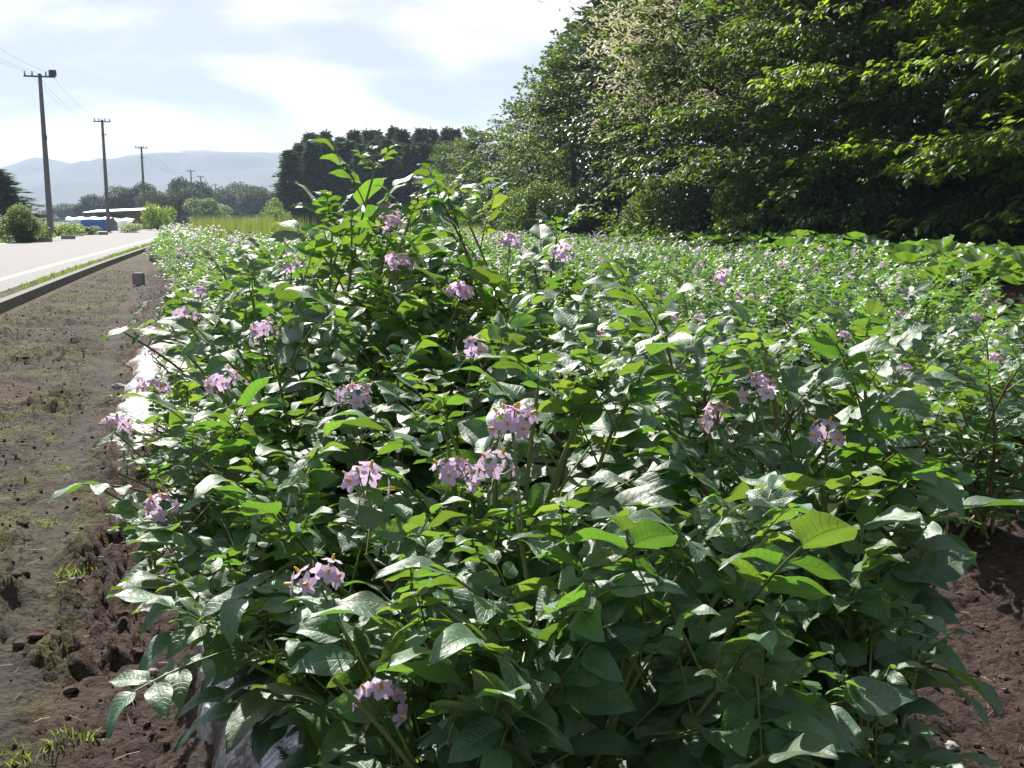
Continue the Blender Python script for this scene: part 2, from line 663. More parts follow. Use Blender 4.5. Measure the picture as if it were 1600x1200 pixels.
make_land()
ROADW = 6.6
mb = MB()
L, R = road_strip(ROADW + .6, .42, .15, .15)
strip_mesh(mb, L, R)
link('road', mb.mesh('road', M_ASPH), kind='structure')
for a, b, nm in ((.95, 1.10, 'road_edge_line'), (ROADW - .05, ROADW + .10, 'road_edge_line')):
    mb = MB()
    L, R = road_strip(b, a, .154, .154)
    strip_mesh(mb, L, R)
    link(nm, mb.mesh(nm, M_PAINT), kind='structure')
# verge of weeds and grit behind the kerb, kerb itself
mb = MB()
L, R = road_strip(.43, .12, .146, .140)
strip_mesh(mb, L, R)
link('verge', mb.mesh('verge', M_SOIL), kind='structure')
mb = MB()
for (a, b, z0, z1) in ((.13, 0.0, .165, .165), (0.0, -.004, .165, -.10), (.13, .13, .10, .165)):
    L, R = road_strip(a, b, z0, z1)
    strip_mesh(mb, L, R)
link('kerb', mb.mesh('kerb', simple('weathered_shaded_kerb', (.15, .14, .125), .9, .35, 5, .5)), kind='structure')  # weathered concrete, base colour darkened further to carry the shade on its face
mb = MB()
L, R = road_strip(60, ROADW + .6, -.05, .14, 3)
strip_mesh(mb, L, R)
link('grass_verge', mb.mesh('grass_verge', M_GROUND), kind='structure')


def hill(name, D, pts, depth, amp, seed, base=-.2):
    xs = np.linspace(-1.35 * D, 1.35 * D, 360)
    px = xs / D * 1600 + 800
    h = np.interp(px, [p[0] for p in pts], [(343 - p[1]) / 1600 * D + CAM_H for p in pts])
    k = np.linspace(0, 1, 26)
    X, K = np.meshgrid(xs, k, indexing='ij')
    prof = np.sin(K * PI / 2) ** 1.1
    n = fbm(X / D * 14 + seed, K * 5 + seed, 5, .55)
    H = h[:, None] * prof * (1 + amp * n * (1 - K * .7)) + h[:, None] * .03 * fbm(X / D * 60, K * 9 + seed, 3)
    Y = D - depth * (1 - K) + 0 * X
    X2 = np.concatenate([X, X[:, -1:]], 1)
    Y2 = np.concatenate([Y, Y[:, -1:] + depth], 1)
    H2 = np.concatenate([H, X[:, -1:] * 0 + base], 1)
    mb = MB()
    mb.add(*grid_mesh(X2, Y2, np.maximum(H2, base)))
    link(name, mb.mesh(name, M_HILL), kind='structure')


hill('hills', 2100, [(-1400, 262), (-700, 280), (-200, 268), (0, 276), (50, 274), (130, 259), (170, 264), (190, 264), (225, 257), (290, 247), (350, 242), (372, 243), (410, 239), (440, 240),
                     (520, 246), (700, 262), (1000, 255), (1600, 268), (2600, 250)], 700, .35, 3)
hill('far_mountains', 3000, [(-1400, 240), (-300, 262), (0, 268), (60, 266), (90, 270), (230, 252), (320, 240), (400, 247), (520, 250), (800, 225), (1600, 240), (2600, 250)], 400, .25, 8)


# ------------------------------------------------------------------ leaves, flowers, plants
def leaf_geo(nx, ny, width=.3, fold=.25, droop=.35, wave=.05, ph=0.0, round_=0.0, side=0.0):
    u = np.linspace(0, 1, ny + 1)
    v = np.linspace(-1, 1, nx + 1)
    prof = np.sin(PI * np.clip(u, 0, 1) ** (.72 - .12 * round_)) ** (.78 - .2 * round_)
    prof[0] = .05
    prof[-1] = .0
    prof = prof * (1 - .12 * u)
    w = width * prof
    Uu, Vv = np.meshgrid(u, v, indexing='ij')
    X = Vv * w[:, None]
    ang = -droop * 1.6 * u
    step = np.gradient(u)
    yy = np.concatenate([[0], np.cumsum(np.cos((ang[1:] + ang[:-1]) / 2) * np.diff(u))])
    zz = np.concatenate([[0], np.cumsum(np.sin((ang[1:] + ang[:-1]) / 2) * np.diff(u))])
    Y = np.repeat(yy[:, None], nx + 1, 1)
    Z = np.repeat(zz[:, None], nx + 1, 1)
    Z = Z + fold * np.abs(X) - .55 * fold * X * X / max(width, .01) + wave * np.sin(Uu * 9 + ph + Vv * 1.2) * np.abs(Vv) ** 1.5 * .5
    X = X + side * Uu ** 2
    V, Fq = grid_mesh(X, Y, Z)
    uv = np.stack([(Vv * .5 + .5).ravel(), Uu.ravel()], -1)
    return V, Fq[:, ::-1], uv


R = np.random.RandomState(11)
LEAFLET = []
for i in range(8):
    LEAFLET.append(leaf_geo(6, 9, R.uniform(.25, .335), R.uniform(.1, .6), R.uniform(.12, .7), R.uniform(.03, .10), R.uniform(0, 6), 0, R.uniform(-.1, .1)))
LEAFLET_LO = [leaf_geo(2, 3, .31, R.uniform(.15, .6), R.uniform(.1, .5), 0, 0) for _ in range(4)]
LEAFLET_ME = []
for i in range(8):
    for m, nm in ((M_LEAF, 'leaflet'), (M_YOUNG, 'young_leaflet')):
        mb = MB()
        mb.add(*LEAFLET[i][:2], 0, LEAFLET[i][2])
        LEAFLET_ME.append(mb.mesh(nm, m))


def leaf_template(rs, npair=3):
    """compound potato leaf of unit rachis length: rachis points and leaflet matrices"""
    k = 7
    y = np.linspace(0, 1, k)
    b = rs.uniform(.15, .55)
    z = .22 * y - b * y * y * .55
    x = rs.uniform(-.08, .08) * y * y
    P = np.stack([x, y, z], -1)
    Ls = []
    def pt(q):
        return np.array([np.interp(q, y, x), q, np.interp(q, y, z)])
    tdir = norm(P[-1] - P[-2])
    def add(p, f, s, tilt):
        up = np.array([rs.normal(0, .15), rs.normal(0, .14), 1.0]) + tilt
        Ls.append((rs.randint(8), frame(p, f, up, s)))
    add(P[-1], tdir + np.array([0, 0, -.12]), rs.uniform(.44, .54), 0)
    qs = {3: (.80, .54, .30), 2: (.76, .44), 4: (.84, .64, .44, .24)}[npair]
    for n_, q in enumerate(qs):
        for sg in (-1, 1):
            a = math.radians(rs.uniform(48, 72))
            f = np.array([sg * math.sin(a), math.cos(a), rs.uniform(-.25, .18)])
            sc = (.43, .38, .28, .2)[n_] * rs.uniform(.88, 1.1)
            p = pt(min(1, q + rs.uniform(-.03, .03)))
            add(p + f * .03, f, sc, np.array([-sg * .12, 0, 0]))
    for q in (.66, .42):
        for sg in (-1, 1):
            if rs.rand() < .7:
                add(pt(q), np.array([sg * .9, .4, 0]), rs.uniform(.08, .13), 0)
    return P, Ls


LT = [leaf_template(R, 3 if i % 3 else 2) for i in range(10)]
RACHIS_ME, LEAF_ME, LEAF_HI_ME = [], [], []
for P, Ls in LT:
    mb = MB()
    tube(mb, P, np.linspace(.013, .007, len(P)), 5, 0)
    for q, M in Ls:
        pass
    RACHIS_ME.append(mb.mesh('rachis', M_STEM))


def leaf_joined(mb, ti, M, lo=True, m=0, small=True):
    P, Ls = LT[ti]
    for li, LM in Ls:
        s = np.linalg.norm(LM[:3, 1])
        if not small and s < .2:
            continue
        src = LEAFLET_LO[li % 4] if lo else LEAFLET[li]
        mb.add(tf(M @ LM, src[0]), src[1], m, src[2])


for ti in range(10):
    mb = MB()
    tube(mb, LT[ti][0][::2], np.linspace(.014, .008, 4), 4, 1)
    leaf_joined(mb, ti, np.eye(4), True, 0)
    LEAF_ME.append(mb.mesh('compound_leaf', [M_LEAFFAR, M_STEM]))
    mb = MB()
    tube(mb, LT[ti][0], np.linspace(.014, .007, len(LT[ti][0])), 5, 1)
    leaf_joined(mb, ti, np.eye(4), False, 0)
    LEAF_HI_ME.append(mb.mesh('compound_leaf', [M_LEAF, M_STEM]))


def flower_geo(n=20):
    th = np.arange(n) / n * 2 * PI
    r = .5 * (.56 + .44 * np.abs(np.cos(th * 2.5)) ** 1.6)
    V = [[0, 0, 0]]
    for k, (f, zz) in enumerate(((.45, .02), (1.0, .0))):
        ripple = .035 * np.cos(th * 10) * f - .07 * f * f * (np.cos(th * 5) > .3)
        for a, rr, w in zip(th, r, ripple):
            V.append([math.cos(a) * rr * f, math.sin(a) * rr * f, zz + w])
    Fs = [[0, 1 + i, 1 + (i + 1) % n] for i in range(n)]
    Fq = [[1 + i, 1 + n + i, 1 + n + (i + 1) % n, 1 + (i + 1) % n] for i in range(n)]
    return np.array(V), Fs, Fq


FLV, FLT, FLQ = flower_geo()


def add_flower(mb, M, mp=0, ma=1, lo=False):
    if lo:
        th = np.arange(5) / 5 * 2 * PI
        V = [[0, 0, .1]] + [[.5 * math.cos(a), .5 * math.sin(a), 0] for a in th]
        mb.add(tf(M, np.array(V)), [[0, 1 + i, 1 + (i + 1) % 5] for i in range(5)], mp)
        return
    mb.add(tf(M, FLV), FLT, mp)
    mb.V[-1] = mb.V[-1]
    mb.add(tf(M, FLV), FLQ, mp)
    th = np.arange(6) / 6 * 2 * PI
    V = [[.085 * math.cos(a), .085 * math.sin(a), .01] for a in th] + [[.045 * math.cos(a), .045 * math.sin(a), .26] for a in th] + [[0, 0, .29]]
    mb.add(tf(M, np.array(V)), [[i, (i + 1) % 6, 6 + (i + 1) % 6, 6 + i] for i in range(6)], ma)
    mb.add(tf(M, np.array(V)), [[6 + i, 6 + (i + 1) % 6, 12] for i in range(6)], ma)


mbf = MB()
add_flower(mbf, np.eye(4))
FLOWER_ME = mbf.mesh('flower', [M_PETAL, M_ANTHER])
BUDV, BUDF = None, None


def bud(mb, p, d, L, r, m):
    k = np.linspace(0, 1, 5)
    tube(mb, np.asarray(p)[None] + norm(np.asarray(d, float))[None] * (k * L)[:, None], r * np.sin(k * PI * .86 + .3), 5, m)


def cluster_template(rs, nfl):
    """flower head of unit size 1 m = 1 m; origin at the top of its stalk, z up"""
    fl, peds = [], []
    for i in range(nfl):
        a = i * 2.4 + rs.uniform(-.3, .3)
        e = math.radians(rs.uniform(-5, 80) if nfl > 3 else rs.uniform(-20, 70))
        d = np.array([math.cos(a) * math.cos(e), math.sin(a) * math.cos(e), math.sin(e)])
        r = rs.uniform(.020, .036)
        p = d * r + np.array([0, 0, .004])
        up = np.array([rs.normal(0, .3), rs.normal(0, .3), rs.normal(0, .3)])
        # local z of the flower faces outwards
        M = frame(p, np.cross(d, [0.13, .2, 1]), d + up * .5, rs.uniform(.029, .036))
        fl.append(M)
        peds.append(p)
    buds = []
    for i in range(rs.randint(2, 6)):
        a = rs.uniform(0, 6.28)
        d = np.array([math.cos(a), math.sin(a), rs.uniform(-.9, -.2)])
        buds.append((norm(d) * rs.uniform(.02, .035), d))
    return fl, peds, buds


CT = [cluster_template(R, n) for n in (12, 10, 8, 11, 6, 4, 7)]
CL_ME = []
for fl, peds, buds in CT:
    mb = MB()
    for p in peds:
        tube(mb, [np.zeros(3), p * .5 + [0, 0, -.003], p * .97], .0009, 4, 0)
    for p, d in buds:
        tube(mb, [np.zeros(3), p * .6 + [0, 0, .006], p], .0009, 4, 0)
        bud(mb, p, d + np.array([0, 0, -.6]), .011, .0032, 1)
    CL_ME.append(mb.mesh('flower_head', [M_STEM, M_BUD]))
CLJ_ME = []
for fl, peds, buds in CT:
    mb = MB()
    for M in fl:
        add_flower(mb, M, 0, 1, False)
    for p, d in buds:
        bud(mb, p, d, .011, .0035, 2)
    CLJ_ME.append(mb.mesh('flower_cluster', [M_PETAL, M_ANTHER, M_BUD]))


def bez(a, b, c, n):
    k = np.linspace(0, 1, n)[:, None]
    return (1 - k) ** 2 * a + 2 * k * (1 - k) * b + k * k * c


def design_plant(rs, base, tips, size=1.0, step=.075, low=.28, leafL=(.15, .22)):
    """stems and leaves of a potato plant: all points in world units relative to the world origin
    tips: list of (tip xyz, kind) kind 'a' leafy, 'f' flower head, returns dict"""
    D = dict(stems=[], leaves=[], clusters=[])
    for tip, kind in tips:
        tip = np.asarray(tip, float)
        ftop = tip
        if kind == 'f':
            tip = tip - np.array([0, 0, .085 * size])
        b = base + np.array([rs.normal(0, .035), rs.normal(0, .035), -.02])
        dv = tip - b
        Hn = max(.15, dv[2])
        ctl = b + np.array([dv[0] * .30 + rs.normal(0, .03), dv[1] * .30 + rs.normal(0, .03), Hn * .68])
        P = bez(b, ctl, tip, 13)
        r0 = .0066 * size
        D['stems'].append((P, np.linspace(r0, .0026, 13), rs.rand() < .4))
        seg = np.linalg.norm(np.diff(P, axis=0), axis=1)
        L = np.concatenate([[0], np.cumsum(seg)])
        tot = L[-1]
        q = low * tot
        az = rs.uniform(0, 6.28)
        while q < tot * .985:
            k = q / tot
            p = np.array([np.interp(q, L, P[:, c]) for c in range(3)])
            tg = norm(np.array([np.interp(min(q + .02, tot), L, P[:, c]) for c in range(3)]) - p + 1e-6)
            az += 2.4 + rs.normal(0, .25)
            el = math.radians(np.interp(k, [.2, .7, 1], [rs.uniform(-12, 18), rs.uniform(0, 35), rs.uniform(25, 60)]))
            d = np.array([math.cos(az) * math.cos(el), math.sin(az) * math.cos(el), math.sin(el)]) + tg * .35
            Lf = rs.uniform(*leafL) * size * np.interp(k, [0, .5, .85, 1], [.95, 1.05, .85, .45])
            up = np.array([rs.normal(0, .18), rs.normal(0, .18), 1.0])
            D['leaves'].append((rs.randint(10), frame(p, d, up, Lf), 1 if (k > .9 and rs.rand() < .35) or rs.rand() < .04 else 0))
            q += step * rs.uniform(.75, 1.25)
        for j in range(3):                      # tight young leaves at the very tip
            a = az + j * 2.1
            d = np.array([math.cos(a) * .7, math.sin(a) * .7, .8 if kind == 'a' else .35])
            D['leaves'].append((rs.randint(10), frame(P[-1], d, np.array([-math.cos(a) * .6, -math.sin(a) * .6, 1.0]), rs.uniform(.06, .10) * size), 1 if rs.rand() < .4 else 0))
        if kind == 'f':
            top = ftop
            D['clusters'].append((P[-3], top, rs.randint(7)))
    return D


def clus_frame(rs, top, s=1.0):
    a = rs.uniform(0, 6.28)
    M = np.eye(4)
    M[:3, :3] = np.array([[math.cos(a), -math.sin(a), 0], [math.sin(a), math.cos(a), 0], [0, 0, 1]]) * s
    M[:3, 3] = top
    return M


# ------------------------------------------------------------------ nearest bed: plants with every leaflet its own object
RN = np.random.RandomState(5)
# (x, y, distance ahead, kind) read off the photograph, in metres from the camera
HERO = [
    (583, 275, 2.55, 'a'), (690, 315, 2.55, 'a'), (520, 345, 2.75, 'a'), (610, 362, 2.45, 'f'), (622, 418, 2.3, 'f'), (735, 355, 2.7, 'a'),
    (880, 402, 2.6, 'f'), (870, 372, 2.8, 'a'), (1035, 500, 1.95, 'a'), (985, 455, 2.3, 'a'), (740, 556, 1.9, 'f'), (720, 466, 2.2, 'f'),
    (840, 610, 1.45, 'a'), (935, 600, 1.45, 'a'), (800, 672, 1.28, 'f'), (712, 752, 1.36, 'f'), (775, 742, 1.42, 'f'), (690, 640, 1.5, 'a'),
    (570, 768, 1.28, 'f'), (500, 918, 1.22, 'f'), (594, 1112, 1.10, 'f'), (520, 1060, 1.08, 'a'), (640, 960, 1.12, 'a'), (430, 790, 1.5, 'a'),
    (350, 606, 1.9, 'f'), (553, 628, 1.75, 'f'), (430, 560, 1.95, 'a'), (290, 494, 2.2, 'f'), (195, 520, 2.6, 'a'), (370, 545, 2.1, 'a'),
    (180, 676, 2.05, 'f'), (150, 760, 1.85, 'a'), (250, 800, 1.75, 'f'), (240, 612, 2.2, 'f'), (300, 700, 1.8, 'a'), (410, 524, 2.3, 'f'), (300, 920, 1.55, 'a'), (330, 1010, 1.4, 'a'),
    (1185, 620, 1.55, 'f'), (1120, 662, 1.6, 'f'), (1200, 575, 1.6, 'a'), (1350, 560, 1.6, 'a'), (1290, 690, 1.5, 'f'), (1100, 600, 1.65, 'a'), (1060, 690, 1.5, 'a'),
    (1480, 820, 1.6, 'a'), (1400, 640, 1.62, 'a'), (1300, 780, 1.4, 'a'), (1430, 1040, 1.35, 'a'), (1330, 920, 1.3, 'a'), (1180, 860, 1.2, 'a'), (1060, 900, 1.15, 'a'),
    (1040, 860, 1.2, 'a'), (880, 850, 1.2, 'a'), (760, 900, 1.15, 'a'), (1180, 1120, 1.05, 'a'), (1000, 1050, 1.06, 'a'), (820, 1100, 1.04, 'a'), (700, 1160, 1.03, 'a'), (1330, 1110, 1.15, 'a'),
    (560, 545, 2.1, 'a'), (470, 420, 2.6, 'a'), (350, 430, 3.0, 'a'), (1130, 440, 3.0, 'f'), (797, 385, 2.8, 'f'), (455, 420, 2.8, 'f'),
]
HLEAF = [(640, 345, 2.55, 715, 300, 2.5), (640, 1080, 1.14, 515, 1085, 1.05), (1240, 640, 1.55, 1350, 568, 1.5), (1290, 700, 1.5, 1420, 605, 1.45), (1400, 870, 1.5, 1515, 800, 1.5),
         (1330, 1000, 1.3, 1470, 1050, 1.25), (300, 512, 2.5, 205, 525, 2.5), (240, 762, 1.9, 150, 765, 1.8), (1000, 560, 1.9, 1060, 478, 1.85), (900, 650, 1.5, 838, 600, 1.45),
         (450, 870, 1.45, 400, 950, 1.3), (660, 930, 1.2, 570, 960, 1.1), (1140, 905, 1.2, 1075, 865, 1.15), (960, 665, 1.45, 1010, 598, 1.4), (1180, 1010, 1.1, 1190, 1130, 1.02), (820, 1000, 1.1, 810, 1090, 1.03),
         (700, 690, 1.5, 640, 640, 1.45), (480, 545, 2.1, 400, 560, 2.0), (1450, 690, 1.6, 1530, 650, 1.6), (360, 1000, 1.35, 300, 1040, 1.3)]
bases = []
for i in range(12):
    for t0 in (.38, .98):
        s = 1.02 + .40 * i + (.2 if t0 > .5 else 0)
        t = t0 + RN.normal(0, .04)
        x, y = r2w(s, t)
        bases.append([s, t, x, y, gz(x, y), [], []])
for (hx, hy, d, k) in HERO:
    p = at(hx, hy, d)
    s, t = w2r(p[0], p[1])
    j = min(range(len(bases)), key=lambda q: (bases[q][0] - s) ** 2 + (bases[q][1] - t) ** 2 * .8 + .02 * len(bases[q][5]))
    bases[j][5].append((p, k))


for (xa, ya, da, xb, yb, db) in HLEAF:
    p = at(xa, ya, da)
    s, t = w2r(p[0], p[1])
    j = min(range(len(bases)), key=lambda q: (bases[q][0] - s) ** 2 + (bases[q][1] - t) ** 2 * .8 + .02 * len(bases[q][5]))
    bases[j][5].append((p, 'a'))
    bases[j][6].append((p, at(xb, yb, db)))


def canopy(s, t):
    z = .50 + .44 * max(0, 1 - ((t - .62) / .98) ** 2)
    z *= 1.0 + .10 * float(fbm(np.array([s * 1.6]), np.array([t * 1.6]), 2)[0])
    z += .24 * math.exp(-((s - 2.75) / .62) ** 2) * math.exp(-((t - .55) / .55) ** 2)
    if s < 1.7:
        z = min(z, .50 + .36 * (s - .75))
    return z


FT = [at(hx, hy, d) for hx, hy, d, k in HERO if k == 'f']
CAMP = np.array([0, 0, CAM_H])


def hides(c, q):
    d = q - CAMP
    L = np.linalg.norm(d)
    d = d / L
    k = np.dot(c - CAMP, d)
    return k < L + .02 and np.linalg.norm(c - CAMP - d * k) < .075 and c[2] > q[2] - .05



near_roots = []
for bi, (s, t, x, y, z, tips, hl) in enumerate(bases):
    tips = list(tips)
    nfl = sum(1 for _, k in tips if k == 'f')
    nrand = max(4, 9 - len(tips)) + (4 if 2.1 < s < 3.3 else 0)
    for k in range(nrand):
        s2, t2 = s + RN.uniform(-.30, .30), t + RN.uniform(-.60, .60) + (.1 if t > .6 else -.1)
        s2 = max(s2, .78)
        t2 = min(max(t2, float(np.interp(s2, [.8, 1.3, 2.0], [.3, .15, -.05]))), float(np.interp(s2, [.8, 1.3, 2], [.7, 1.0, 1.5])))
        zz = canopy(s2, t2) * RN.uniform(.66, 1.03)
        X, Y = r2w(s2, t2)
        if math.hypot(math.hypot(X, Y), zz - CAM_H) < .85:
            continue
        fl = s > 2.4 and RN.rand() < .25
        tips.append((np.array([X, Y, zz]), 'f' if fl else 'a'))
        nfl += fl
    root = empty('potato_plant', (x, y, z), '', 'potato plant', 'potato plants in the nearest bed')
    D = design_plant(RN, np.array([x, y, z]), tips, 1.0, .074, .14, (.18, .235) if s < 1.6 else (.195, .265))
    off = np.array([x, y, z])
    for P, rr, pur in D['stems']:
        mb = MB()
        tube(mb, P - off, rr, 8, 0)
        link('stem', mb.mesh('stem', M_STEMP if pur else M_STEM), root)
    cnt = 0
    detail = s < 4.6
    hero_leaves = []
    for a_, b_ in hl:
        dd = b_ - a_
        M = frame(a_ - np.array([0, 0, .015]), dd + np.array([0, 0, .12 * np.linalg.norm(dd)]), np.array([RN.normal(0, .12), RN.normal(0, .12) - .12, 1.0]), max(.15, min(.24, np.linalg.norm(dd) * 1.1)))
        hero_leaves.append((RN.randint(10), M, 0))
    D['leaves'].sort(key=lambda q: np.linalg.norm(q[1][:3, 3] - CAMP))
    for qi, (ti, M, young) in enumerate(hero_leaves + D['leaves']):
        c = M[:3, 3] + M[:3, 1] * .8
        if np.linalg.norm(c - np.array([0, 0, CAM_H])) < .88:
            continue
        ce = M[:3, 3] + M[:3, 1] * 1.2
        cs_, ct_ = w2r(ce[0], ce[1])
        if qi >= len(hl) and cs_ > 3.6 and ct_ < .0:
            continue
        if qi >= len(hl) and ct_ < np.interp(cs_, [1, 1.3, 1.8, 2.2, 2.5], [.08, -.04, -.12, -.17, -.05]) or ct_ > np.interp(cs_, [.9, 1.1, 1.3, 2.0], [.85, 1.05, 1.28, 1.62]):
            continue
        if any(hides(c, q) for q in FT):
            continue
        M2 = M.copy()
        M2[:3, 3] -= off
        if detail and cnt < 100:
            lf = link('leaf', RACHIS_ME[ti], root, M2)
            for li, LM in LT[ti][1]:
                link('leaflet', LEAFLET_ME[li * 2 + (1 if young else 0)], lf, LM)
            cnt += 1
        else:
            link('leaf', LEAF_HI_ME[ti], root, M2)
    for a, top, ci in D['clusters']:
        mb = MB()
        mid = (a + top) / 2 + np.array([0, 0, .02])
        tube(mb, bez(a - off, mid - off, top - off, 6), .0017, 6, 0)
        ped = link('flower_stalk', mb.mesh('flower_stalk', M_STEM), root)
        M = clus_frame(RN, top - off, 1.0)
        # flowers hang directly on the stalk part; the bud tuft joins them
        link('bud_tuft', CL_ME[ci], ped, M)
        for FM in CT[ci][0]:
            link('flower', FLOWER_ME, ped, M @ FM)
    near_roots.append((root, s, t, nfl))

near_roots.sort(key=lambda r: r[1])
ordn = ['nearest', 'second', 'third', 'fourth', 'fifth', 'sixth', 'seventh', 'eighth', 'ninth', 'tenth', 'eleventh', 'twelfth']
ctr = {0: 0, 1: 0}
for root, s, t, nfl in near_roots:
    side = 0 if t < .65 else 1
    n = ctr[side]
    ctr[side] += 1
    what = 'leafy, without flowers' if nfl == 0 else ('with one lilac flower cluster' if nfl == 1 else 'with several lilac flower clusters')
    root['label'] = '%s potato plant on the %s side of the near bed, %s' % (ordn[n], 'road' if side == 0 else 'furrow', what)

# ------------------------------------------------------------------ the rest of the field
RM = np.random.RandomState(21)


def generic_plant(rs, h=.55, spread=.34, nst=6, size=.85, step=.085, fl=1, low=.2):
    tips = []
    for k in range(nst):
        a = k * 2.4 + rs.uniform(-.4, .4)
        r = spread * math.sqrt(rs.uniform(.05, 1))
        tips.append((np.array([math.cos(a) * r, math.sin(a) * r, h * (1.05 - .45 * (r / spread) ** 2) * rs.uniform(.88, 1.1)]), 'f' if k < fl else 'a'))
    return design_plant(rs, np.zeros(3), tips, size, step, low, (.13, .185))


def mid_proto(rs, fl, name='potato_plant', h=.57, spread=.45, nst=10):
    D = generic_plant(rs, h, spread, nst, 1.1, .085, fl, .1)
    root = bpy.data.objects.new(name, None)
    parts = []
    for P, rr, pur in D['stems']:
        mb = MB()
        tube(mb, P[::2], rr[::2], 5, 0)
        parts.append(('stem', mb.mesh('stem', M_STEMP if pur else M_STEM), None))
    for ti, M, young in D['leaves']:
        if np.linalg.norm(M[:3, 1]) < .075 and rs.rand() < .5:
            continue
        parts.append(('leaf', LEAF_ME[ti], M))
    for a, top, ci in D['clusters']:
        parts.append(('flower_cluster', CLJ_ME[ci], clus_frame(rs, top, 1.1)))
    return parts


def joined_foliage(rs, h=.55, spread=.36, nst=6, step=.11, size=.9, fl=0, mats=None):
    D = generic_plant(rs, h, spread, nst, size, step, fl)
    mb = MB()
    for P, rr, pur in D['stems']:
        tube(mb, P[::3], rr[::3], 3, 1)
    for ti, M, young in D['leaves']:
        leaf_joined(mb, ti, M, True, 0, False)
    return mb.mesh('foliage', [M_LEAFFAR, M_STEM]), D['clusters']


BND = [(-5, 3.3), (7.5, 3.9), (11, 4.8), (14, 5.4), (18, 5.1), (30, 4.3), (50, 3.0), (80, -1.5), (120, -9)]


def bound_x(y):
    return np.interp(y, [b[0] for b in BND], [b[1] for b in BND])


slots = []
for row in range(0, 30):
    if row < 2:
        t0 = (.38, .98)[row]
        s_start = 1.02 + .40 * 12 + (.2 if row else 0)
        hh = .80
    else:
        t0 = 2.68 + .82 * (row - 2)
        s_start = .3
        hh = .56
    s = s_start
    while s < 75:
        ty = t0 + RM.normal(0, .05) + (.16 if row == 0 and s < 11.5 else 0)
        X, Y = r2w(s, ty)
        if Y > .8 and X < bound_x(Y) - .3 and kerb_x(Y) + .5 < X:
            px = X / Y * 1600 + 800
            if -120 < px < 1750:
                slots.append((math.hypot(X, Y), X, Y, row, hh, s))
        s += .42 * RM.uniform(.9, 1.1)
slots.sort()
ORD = ['first', 'second', 'third', 'fourth', 'fifth', 'sixth', 'seventh', 'eighth', 'ninth', 'tenth', 'eleventh', 'outermost']
indiv = slots[:276]
far = slots[276:]
MIDP = {0: [mid_proto(RM, f, h=.82, spread=.5, nst=11) for f in (0, 2)], 1: [mid_proto(RM, f) for f in (1, 2, 1, 2)]}
FARP = {0: [joined_foliage(RM, .82, .5, 9, .11, .95, f) for f in (1, 3)], 1: [joined_foliage(RM, .57, .42, 8, .10, 1.12, f) for f in (1, 1, 2, 2)]}
for dist, X, Y, row, hh, s in indiv:
    z = gz(X, Y)
    if row < 2:
        lab = 'tall flowering potato plant further along the roadside bed, beyond the big near ones'
        grp = 'potato plants further along the roadside bed'
    elif row == 2:
        lab = 'low potato plant in the first row past the bare soil furrow'
        grp = 'potato plants bordering the bare furrow'
    elif dist < 9:
        lab = 'low potato plant in the %s row past the bare soil furrow' % ORD[min(row - 2, 11)]
        grp = 'potato plants in the nearer rows of the open field'
    else:
        lab = 'small distant potato plant in the %s row past the furrow' % ORD[min(row - 2, 11)]
        grp = 'potato plants far back in the open field'
    root = empty('potato_plant', (X, Y, z - .01), lab, 'potato plant', grp, RM.uniform(0, 6.28))
    sc = RM.uniform(.88, 1.12)
    if row == 0 and s < 11.5:
        sc *= .9
    root.scale = (sc, sc, sc * RM.uniform(.92, 1.1))
    kk = 0 if row < 2 else 1
    if dist < 6.8:
        for nm, me, M in MIDP[kk][RM.randint(len(MIDP[kk]))]:
            link(nm, me, root, M)
    else:
        me, cl = FARP[kk][RM.randint(len(FARP[kk]))]
        link('foliage', me, root)
        for a, top, ci in cl:
            if RM.rand() < .75:
                link('flower_cluster', CLJ_ME[ci], root, clus_frame(RM, top, 1.15))

# beyond the first three hundred: one mass of foliage
mb = MB()
mfl = MB()
LV = np.array([[0, 0, 0], [.3, .45, .08], [0, 1, -.12], [-.3, .45, .08]])
nl = 0
Vs, Fs_, off_ = [], [], 0
for dist, X, Y, row, hh, s in far:
    z = -.03 + .1
    n = int(np.interp(dist, [10, 20, 40, 80], [75, 55, 30, 12]))
    sz = np.interp(dist, [10, 20, 40, 80], [.075, .085, .12, .2])
    sp = .5 if row < 2 else .40
    a = RM.uniform(0, 6.28, n)
    r = np.sqrt(RM.rand(n)) * sp
    h2 = hh * RM.uniform(.85, 1.12)
    zz = z + h2 * (1.08 - .5 * (r / sp) ** 2) * RM.uniform(.55, 1.08, n)
    pos = np.stack([X + r * np.cos(a), Y + r * np.sin(a), zz], -1)
    az = a + RM.normal(0, .9, n)
    el = RM.uniform(-.5, .6, n)
    f = np.stack([np.cos(az) * np.cos(el), np.sin(az) * np.cos(el), np.sin(el)], -1)
    up = np.stack([RM.normal(0, .35, n), RM.normal(0, .35, n), np.ones(n)], -1)
    xx = np.cross(f, up)
    xx /= np.linalg.norm(xx, axis=1)[:, None]
    zd = np.cross(xx, f)
    S = sz * RM.uniform(.7, 1.25, n)
    V = pos[:, None] + S[:, None, None] * (LV[None, :, 0, None] * xx[:, None] + LV[None, :, 1, None] * f[:, None] + LV[None, :, 2, None] * zd[:, None])
    i = np.arange(n)[:, None] * 4
    mb.add(V.reshape(-1, 3), np.concatenate([i + [0, 1, 2], i + [0, 2, 3]]))
    if dist < 45 and RM.rand() < .5:
        top = np.array([X + RM.normal(0, .12), Y + RM.normal(0, .12), z + h2 * 1.1])
        for j in range(5):
            add_flower(mfl, frame(top + RM.normal(0, .025, 3), RM.normal(0, 1, 3), np.array([0, -.4, 1.]), .04), 0, 0, True)
o = link('potato_foliage', mb.mesh('potato_foliage', M_LEAFFAR), kind='stuff')
